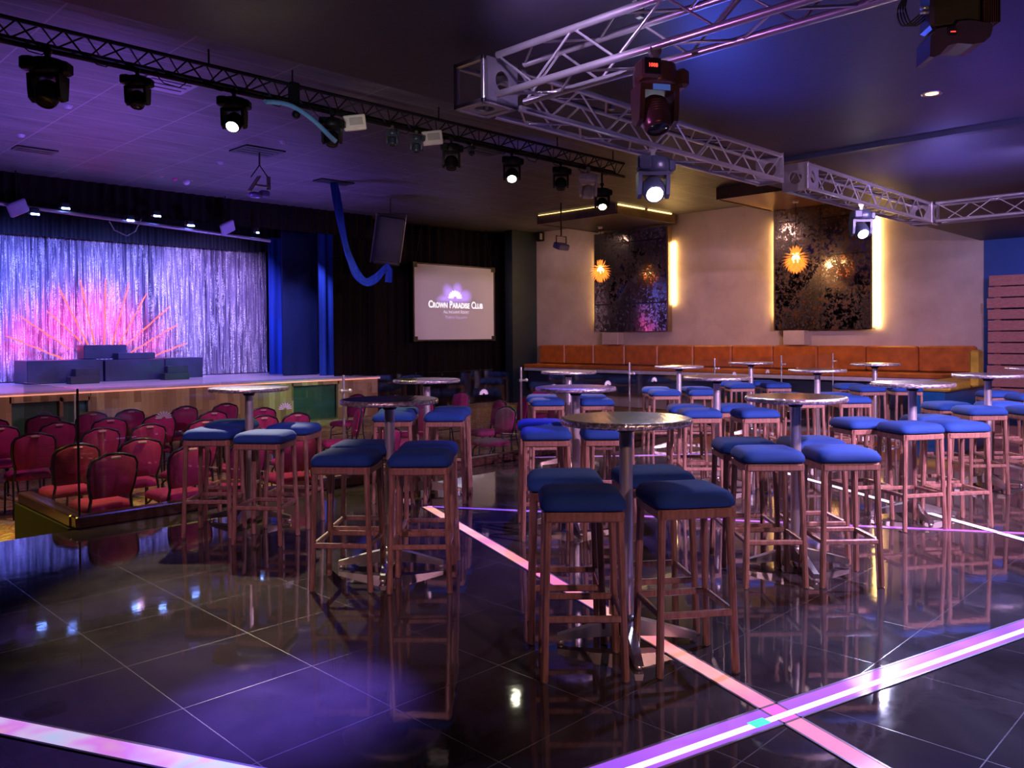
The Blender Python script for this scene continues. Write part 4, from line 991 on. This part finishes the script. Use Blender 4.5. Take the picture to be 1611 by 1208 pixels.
for z in (-0.13, 0.13):
    for s_ in (-1, 1): c2.box((11.6, 3.8+s_*0.125, TZ+z), (0.28, 0.03, 0.03), 0.004); c2.box((11.6+s_*0.125, 3.8, TZ+z), (0.03, 0.28, 0.03), 0.004)
link('corner_block', c2, M['alu'], t2)
link('end_plate', holeplate((11.46, 3.80, TZ), 0.27, 'x'), M['alu'], t2); link('end_plate', holeplate((11.6, 3.66, TZ), 0.27, 'y'), M['alu'], t2)
for x in (8.3, 9.8, 11.2): link('ceiling_clamp', MB().box((x, 3.8, TZ+0.15), (0.04, 0.04, 0.09), 0.004).box((x, 3.8, TZ+0.18), (0.09, 0.03, 0.015)), M['castalu'], t2)
t3 = thing('black_ladder_truss', 'long black truss carrying lights under the purple tiled ceiling', 'truss')
ch = {}
for k, (dy, z, r) in {'t': (0, 4.42, 0.022), 'b': (0, 4.20, 0.026), 'c': (0.2, 4.31, 0.02)}.items():
    a, b = Vector((0.2, 8.5+dy, z)), Vector((11.3, 8.5+dy, z)); ch[k] = (a, b)
    link('chord', MB().tube([a, b], r, 8), M['darktruss'], t3)
for a, b in (('t', 'b'), ('b', 'c'), ('c', 't')): link('lacing', lattice(MB(), ch[a], ch[b], 56, 0.009), M['darktruss'], t3)
for x in (1.3, 4.0, 5.0, 7.2, 9.6, 11.0): link('hanger', MB().tube([(x, 8.5, 4.42), (x, 8.5, 4.59)], 0.01, 6), M['darktruss'], t3)
link('sleeve', MB().box((5.03, 8.52, 4.31), (0.12, 0.08, 0.3), 0.01), M['darktruss'], t3)
rr = random.Random(9); cbl = MB()
for k in range(16):
    x = 1.6+k*0.6; s0 = rr.uniform(.1, .25); cbl.tube([(x, 8.46, 4.2), (x+s0*0.4, 8.44, 4.2-s0*0.4), (x+s0*1.1, 8.44, 4.2-s0*0.45), (x+s0*1.6, 8.46, 4.2)], 0.006, 5)
link('cables', cbl, M['cable'], t3)

# ================================================================== MOVING HEADS
def moving_head(P, s, lb, mat, rz=0.0, tilt=0.3, lens='lensdark', digits=None, group='moving head lights', wf=1.12):
    """hangs down from P (clamp point); s = overall drop"""
    t = thing('moving_head_light', lb, 'stage light', P, rz, group)
    k = s/0.37; WF = Matrix.Diagonal((wf, wf, 1, 1))
    c = MB(); c.tube([(0, -0.012*k, 0.012*k), (0, 0.012*k, 0.012*k)], 0.03*k, 10); c.box((0, 0, -0.03*k), (0.03*k, 0.03*k, 0.05*k)); link('clamp', c, M['castalu'] if mat is not M['blackmetal'] else M['blackmetal'], t)
    b = MB(); b.X = WF; b.lathe([(0.0001, -0.05*k), (0.07*k, -0.05*k), (0.098*k, -0.06*k), (0.105*k, -0.10*k), (0.105*k, -0.145*k), (0.095*k, -0.16*k), (0.0001, -0.16*k)], 24); base = link('base', b, mat, t)
    link('control_box', MB().box((-0.07*k*wf, -0.08*k*wf, -0.105*k), (0.095*k, 0.1*k, 0.09*k), 0.012*k), mat, base)
    link('control_box', MB().box((0.125*k, 0.0, -0.115*k), (0.06*k, 0.11*k, 0.09*k), 0.015*k), mat, base)
    y = MB(); y.X = WF
    for sx in (-1, 1):
        y.prism([(-0.06*k, -0.16*k), (0.06*k, -0.16*k), (0.055*k, -0.25*k), (0.045*k, -0.32*k), (0.0, -0.345*k), (-0.045*k, -0.32*k), (-0.055*k, -0.25*k)], sx*0.088*k-0.012*k, sx*0.088*k+0.012*k, 'yz')
    y.box((0, 0, -0.172*k), (0.19*k, 0.12*k, 0.03*k))
    link('yoke', y, mat, t)
    hX = Matrix.Translation((0, 0, -0.272*k)) @ Matrix.Rotation(tilt, 4, 'X') @ Matrix.Diagonal((wf, wf, 0.92, 1))
    h = MB(); h.X = hX
    h.lathe([(0.0001, 0.085*k), (0.035*k, 0.08*k), (0.062*k, 0.055*k), (0.072*k, 0.01*k), (0.072*k, -0.05*k), (0.064*k, -0.09*k), (0.055*k, -0.105*k), (0.052*k, -0.105*k), (0.052*k, -0.095*k), (0.0001, -0.095*k)], 24)
    for q in range(5): h.lathe([(0.0725*k, 0.03*k-0.014*k*q), (0.0745*k, 0.027*k-0.014*k*q), (0.0725*k, 0.024*k-0.014*k*q)], 24)
    hd = link('head', h, mat, t)
    l = MB(); l.X = hX; l.lathe([(0.0001, -0.103*k), (0.03*k, -0.101*k), (0.052*k, -0.096*k)], 20)
    link('lens', l, M[lens], hd, {'lensyel': 'lens glowing pale yellow', 'lensblu': 'lens glowing blue white'}.get(lens))
    if digits:
        d = link('display', MB().box((-0.07*k*wf, -0.08*k*wf-0.052*k, -0.102*k), (0.08*k, 0.006*k, 0.072*k), 0.002*k), M['lensdark'], base)
        me = textmesh(digits, 0.023*k, False, 0.0003); me.materials.append(M['reddigit'])
        o = bpy.data.objects.new('digits', me); COL.objects.link(o); o.parent = base; o.rotation_euler = (PI/2, 0, 0); o.location = (-0.07*k*wf, -0.08*k*wf-0.0565*k, -0.10*k)
        st_ = MB(); st_.box((0.005*k, -0.062*k*wf-0.004*k, -0.172*k), (0.085*k, 0.004*k, 0.028*k)); link('sticker', st_, M['bluedisp'], t, 'blue striped sticker')
    return t
Z3 = 4.17
H = [(75, 84, 0.50, 'large dark moving head hanging at the far left of the black truss', 'blackmetal', 'lensdark', 0.5),
     (216, 112, 0.36, 'second dark moving head from the left on the black truss', 'blackmetal', 'lensdark', 0.3),
     (368, 140, 0.42, 'moving head with a bright yellow-white lens on the left of the black truss', 'blackmetal', 'lensyel', 0.75),
     (522, 172, 0.38, 'dark moving head beside the tip of the blue foam noodle', 'blackmetal', 'lensdark', 0.2),
     (617, 193, 0.24, 'small mirrored moving head with a red glint in the truss middle', 'greyhead', 'lensdark', 0.4),
     (655, 200, 0.26, 'small mirrored head just left of the second white box', 'greyhead', 'lensdark', 0.1),
     (710, 212, 0.40, 'dark moving head right of the second white box', 'blackmetal', 'lensdark', 0.2),
     (742, 222, 0.15, 'tiny round lamp right of the middle of the black truss', 'greyhead', 'lensdark', 0.3),
     (805, 235, 0.42, 'moving head with a bright greenish-white lens in the middle of the black truss', 'blackmetal', 'lensyel', 0.75),
     (882, 248, 0.40, 'dark moving head left of the white scanner', 'blackmetal', 'lensdark', 0.2),
     (925, 262, 0.46, 'white scanner light near the right end of the black truss', 'whitehead', 'lensdark', -0.2),
     (947, 280, 0.40, 'moving head with a bright lens at the right end of the black truss', 'blackmetal', 'lensyel', 0.75)]
for px, py, s, lb, mt, ln, tl_ in H:
    P = at_y(px, py, 8.46); P.z = Z3 - (0.2 if px == 947 else 0)
    th_ = moving_head(P, s, lb, M[mt], CAMROT, -tl_, ln, group='lights hanging on the black truss')
    if px == 947: link('drop_pole', MB().tube([(0, 0, 0), (0, 0, 0.2)], 0.016, 6), M['blackmetal'], th_)
P = at_x(1030, 72, 3.49); P.z = TZ-TS/2-0.035
moving_head(P, 0.40, 'big bronze moving head with red digits on the nearer silver truss', M['bronze'], CAMROT+0.25, -0.35, 'lensdark', '1008', group='lights on the silver trusses', wf=0.98)
P = at_y(1027, 249, 3.70); P.z = TZ-TS/2-0.035
moving_head(P, 0.40, 'moving head with a starry blue-white beam under the silver truss', M['greyhead'], CAMROT, -0.95, 'lensblu', group='lights on the silver trusses')
P = at_y(1354, 328, 3.70); P.z = TZ-TS/2-0.035
moving_head(P, 0.36, 'small moving head with a white lens before the gold wall light', M['greyhead'], CAMROT, -0.9, 'lensblu', group='lights on the silver trusses')
# white projectors boxes on the black truss
for px, py, lb in ((558, 193, 'white box light beside the dark moving head on the black truss'), (680, 217, 'second white box light, right of the small mirrored heads')):
    P = at_y(px, py, 8.4); t = thing('box_light', lb, 'stage light', P, CAMROT+0.1, 'white box lights on the black truss')
    R = Matrix.Rotation(-0.12, 3, 'Y')
    link('housing', MB().box((0, 0, 0), (0.27, 0.07, 0.18), 0.01, R), plain('white casing', (0.85, 0.80, 0.76), 0.5), t)
    link('vent_plate', MB().box((0.02, -0.038, 0.01), (0.16, 0.008, 0.09), 0.002, R), plain('pale grey plate', (0.5, 0.47, 0.44), 0.5), t)
    link('bracket', MB().tube([(0, 0, 0.08), (0, 0.05, 4.19-P.z)], 0.01, 6), M['blackmetal'], t)
# foam noodle
P = [at_y(x, y, q) for x, y, q in ((417, 160, 8.40), (436, 161, 8.44), (455, 165, 8.44), (474, 175, 8.38), (492, 188, 8.3), (508, 203, 8.24), (520, 215, 8.2), (529, 223, 8.18))]
tag(link('foam_noodle', MB().tube(smooth_path(P, 3), 0.028, 10), M['noodle']), 'light blue curved foam noodle stuck on the black truss', 'foam tube')
t = thing('clip_lamp', 'tiny clip lamp under the bend of the foam noodle', 'stage light', at_y(466, 180, 8.44))
link('body', MB().sphere((0, 0, 0), 0.05, 8), M['blackmetal'], t); link('hook', MB().tube([(0, 0, 0.04), (-0.05, 0.04, 0.1)], 0.012, 6), M['castalu'], t)
# floodlight on a rod at the right
P = at_y(883, 386, 12.6)
t = thing('hanging_floodlight', 'small dark floodlight on a long rod before the grey wall corner', 'stage light', P)
link('rod', MB().tube([(0, 0, 0.22), (0, 0, ZT-P.z-0.01)], 0.018, 6), M['cable'], t)
link('frame', MB().tube([(-0.17, 0, -0.04), (-0.17, 0, 0.21), (0.17, 0, 0.21), (0.17, 0, -0.04)], 0.015, 6), M['blackmetal'], t)
link('housing', MB().box((0, 0, -0.02), (0.36, 0.22, 0.14), 0.02, Matrix.Rotation(0.4, 3, 'X')), plain('violet dark casing', (0.06, 0.05, 0.1), 0.4), t)
# spot cluster hanging left of the stage centre
P = at_z(408, 238, ZT)
t = thing('hanging_spot_cluster', 'cluster of small spot frames hanging on wires above the stage valance', 'stage light', (P.x, P.y, 3.95))
link('wire', MB().tube([(0, 0, ZT-3.96), (0, 0, 0.42)], 0.015, 6).tube([(0, 0, 0.42), (-0.16, 0, 0.2)], 0.01, 6).tube([(0, 0, 0.42), (0.18, 0, 0.2)], 0.01, 6), M['cable'], t)
link('frame', MB().box((-0.1, 0, 0.1), (0.03, 0.1, 0.32), 0, Matrix.Rotation(0.6, 3, 'Y')).box((0.02, 0, 0.08), (0.28, 0.1, 0.03)).box((0.16, 0, 0.14), (0.03, 0.08, 0.22)), plain('tan steel frame', (0.3, 0.24, 0.22), 0.4, 0.5), t)
link('head', MB().sphere((-0.08, 0, -0.08), 0.09, 8, (1.4, 1, 0.6)).box((0.08, 0, -0.04), (0.16, 0.12, 0.1), 0.02), plain('violet casing', (0.16, 0.12, 0.4), 0.3, 0.4), t)
t = thing('hanging_decoration', 'row of small pink and white ornaments hanging above the stage valance', 'decoration', at_y(285, 282, 15.8))
link('rod', MB().box((0, 0, 0.04), (0.55, 0.02, 0.02)), M['blackmetal'], t)
link('ball', MB().sphere((0.1, 0, -0.03), 0.07, 8), plain('white ball', (0.6, 0.5, 0.7), 0.2), t); link('ball', MB().sphere((-0.12, 0, -0.0), 0.05, 8), plain('pink ball', (0.6, 0.08, 0.3), 0.2), t)
link('ball', MB().sphere((-0.38, 0, 0.03), 0.045, 8), plain('orange ball', (0.5, 0.2, 0.08), 0.3), t)
link('stick', MB().tube([(0.2, 0, 0.0), (0.36, -0.1, 0.06)], 0.012, 6).tube([(-0.15, 0, 0.06), (0.0, -0.1, 0.1)], 0.01, 6), plain('tan stick', (0.5, 0.35, 0.3), 0.5), t)
# wall mounted fixture at grey corner
t = thing('wall_box_light', 'dark boxy light mounted high on the grey wall corner', 'stage light', at_y(851, 372, 16.6))
link('housing', MB().box((0.1, 0, 0), (0.42, 0.25, 0.3), 0.03), M['blackmetal'], t); link('plate', MB().box((-0.13, -0.12, -0.02), (0.1, 0.03, 0.18), 0.01), plain('pale plate', (0.4, 0.38, 0.36), 0.4), t)
# large ceiling mounted light, top right
bx = thing('ceiling_colour_changer', 'big finned dark light fixture cut off by the top edge at right', 'stage light', (4.45, 1.34, 3.075), CAMROT-0.1); bx.scale = (0.78, 0.78, 0.78)
link('body', MB().box((0.0, 0, 0.06), (0.30, 0.2, 0.34), 0.02), plain('olive black casing', (0.045, 0.035, 0.02), 0.3), bx)
f = MB()
for k in range(8): f.box((0.165+k*0.013, 0, 0.07), (0.006, 0.21, 0.33))
f.box((0.2, 0, 0.07), (0.08, 0.18, 0.32)); link('cooling_fins', f, M['bronze'], bx)
foot = [(-0.17, -0.11), (-0.145, -0.115), (-0.11, -0.1), (-0.06, -0.045), (0.0, -0.035), (0.09, -0.045), (0.15, -0.035), (0.19, 0.0), (0.2, 0.04), (0.2, 0.075), (0.08, 0.105), (0.0, 0.10), (-0.02, 0.075), (-0.13, 0.06), (-0.165, 0.02)]
link('front_plate', MB().prism([(x, z-0.19) for x, z in foot], -0.13, 0.09, 'xz'), plain('dark plum plate', (0.05, 0.03, 0.06), 0.3), bx)
link('display', MB().box((-0.04, -0.135, -0.15), (0.055, 0.006, 0.05), 0.004), M['lensdark'], bx); link('indicator', MB().box((-0.035, -0.139, -0.155), (0.03, 0.003, 0.004)), M['reddigit'], bx)
cbm = MB()
for k in range(4): cbm.tube(smooth_path([Vector((-0.15, 0, -0.02+0.02*k)), Vector((-0.22-0.02*k, 0, -0.06)), Vector((-0.27-0.015*k, 0, 0.05)), Vector((-0.24, 0, 0.18)), Vector((-0.2, 0, 0.29))], 5), 0.006, 6)
link('cables', cbm, M['cable'], bx); link('plug', MB().lathe([(0.0001, -0.03), (0.012, -0.03), (0.012, 0.02), (0.0001, 0.02)], 10, (-0.17, -0.06, 0.03), 'x').lathe([(0.0001, -0.03), (0.01, -0.03), (0.01, 0.02), (0.0001, 0.02)], 10, (-0.17, -0.06, -0.0), 'x'), M['chrome'], bx)
link('mount', MB().box((0, 0, 0.26), (0.2, 0.1, 0.08)), M['blackmetal'], bx)
# recessed downlight
P = at_z(1466, 147, ZS)
t = thing('recessed_downlight', 'small round recessed downlight glowing orange in the lowered ceiling', 'ceiling light', (P.x, P.y, ZS))
link('ring', MB().lathe([(0.045, -0.001), (0.075, -0.006), (0.078, -0.001)], 28), M['castalu'], t); link('lamp_face', MB().lathe([(0.0001, -0.004), (0.046, -0.004)], 24), M['downlight'], t, 'glowing orange lamp face')
# ceiling vents and sensors
for px, py, sx, sy, lb, c in ((262, 131, 0.6, 0.6, 'lilac square air vent behind the black truss at left', 'vent'), (405, 237, 0.7, 0.6, 'dark square vent around the hanging spot wire', 'darktruss'), (765, 235, 0.7, 0.6, 'dark square vent behind the middle of the black truss', 'darktruss'), (55, 235, 0.6, 0.35, 'dark slotted vent above the left of the stage', 'darktruss')):
    P = at_z(px, py, ZT); t = thing('ceiling_vent', lb, 'vent', (P.x, P.y, ZT))
    link('frame', MB().box((0, 0, -0.01), (sx, sy, 0.02)), M[c], t)
    link('slats', MB().add([], []).box((0, 0, -0.022), (sx*0.8, 0.03, 0.006)).box((0, 0.15, -0.022), (sx*0.8, 0.03, 0.006)).box((0, -0.15, -0.022), (sx*0.8, 0.03, 0.006)), M['blackmetal'], t)
for px, py, lb in ((107, 166, 'small ceiling sensor left of the second moving head'), (33, 212, 'small round sensor near the left picture edge'), (445, 222, 'dark round sensor right of the hanging spot wire'), (652, 235, 'pinkish round sensor under the middle truss'), (347, 255, 'dark round sensor left of the hanging cluster')):
    P = at_z(px, py, ZT); tag(link('ceiling_sensor', MB().lathe([(0.0001, -0.04), (0.04, -0.035), (0.06, 0)], 16, (P.x, P.y, ZT)), M['vent']), lb, 'sensor')
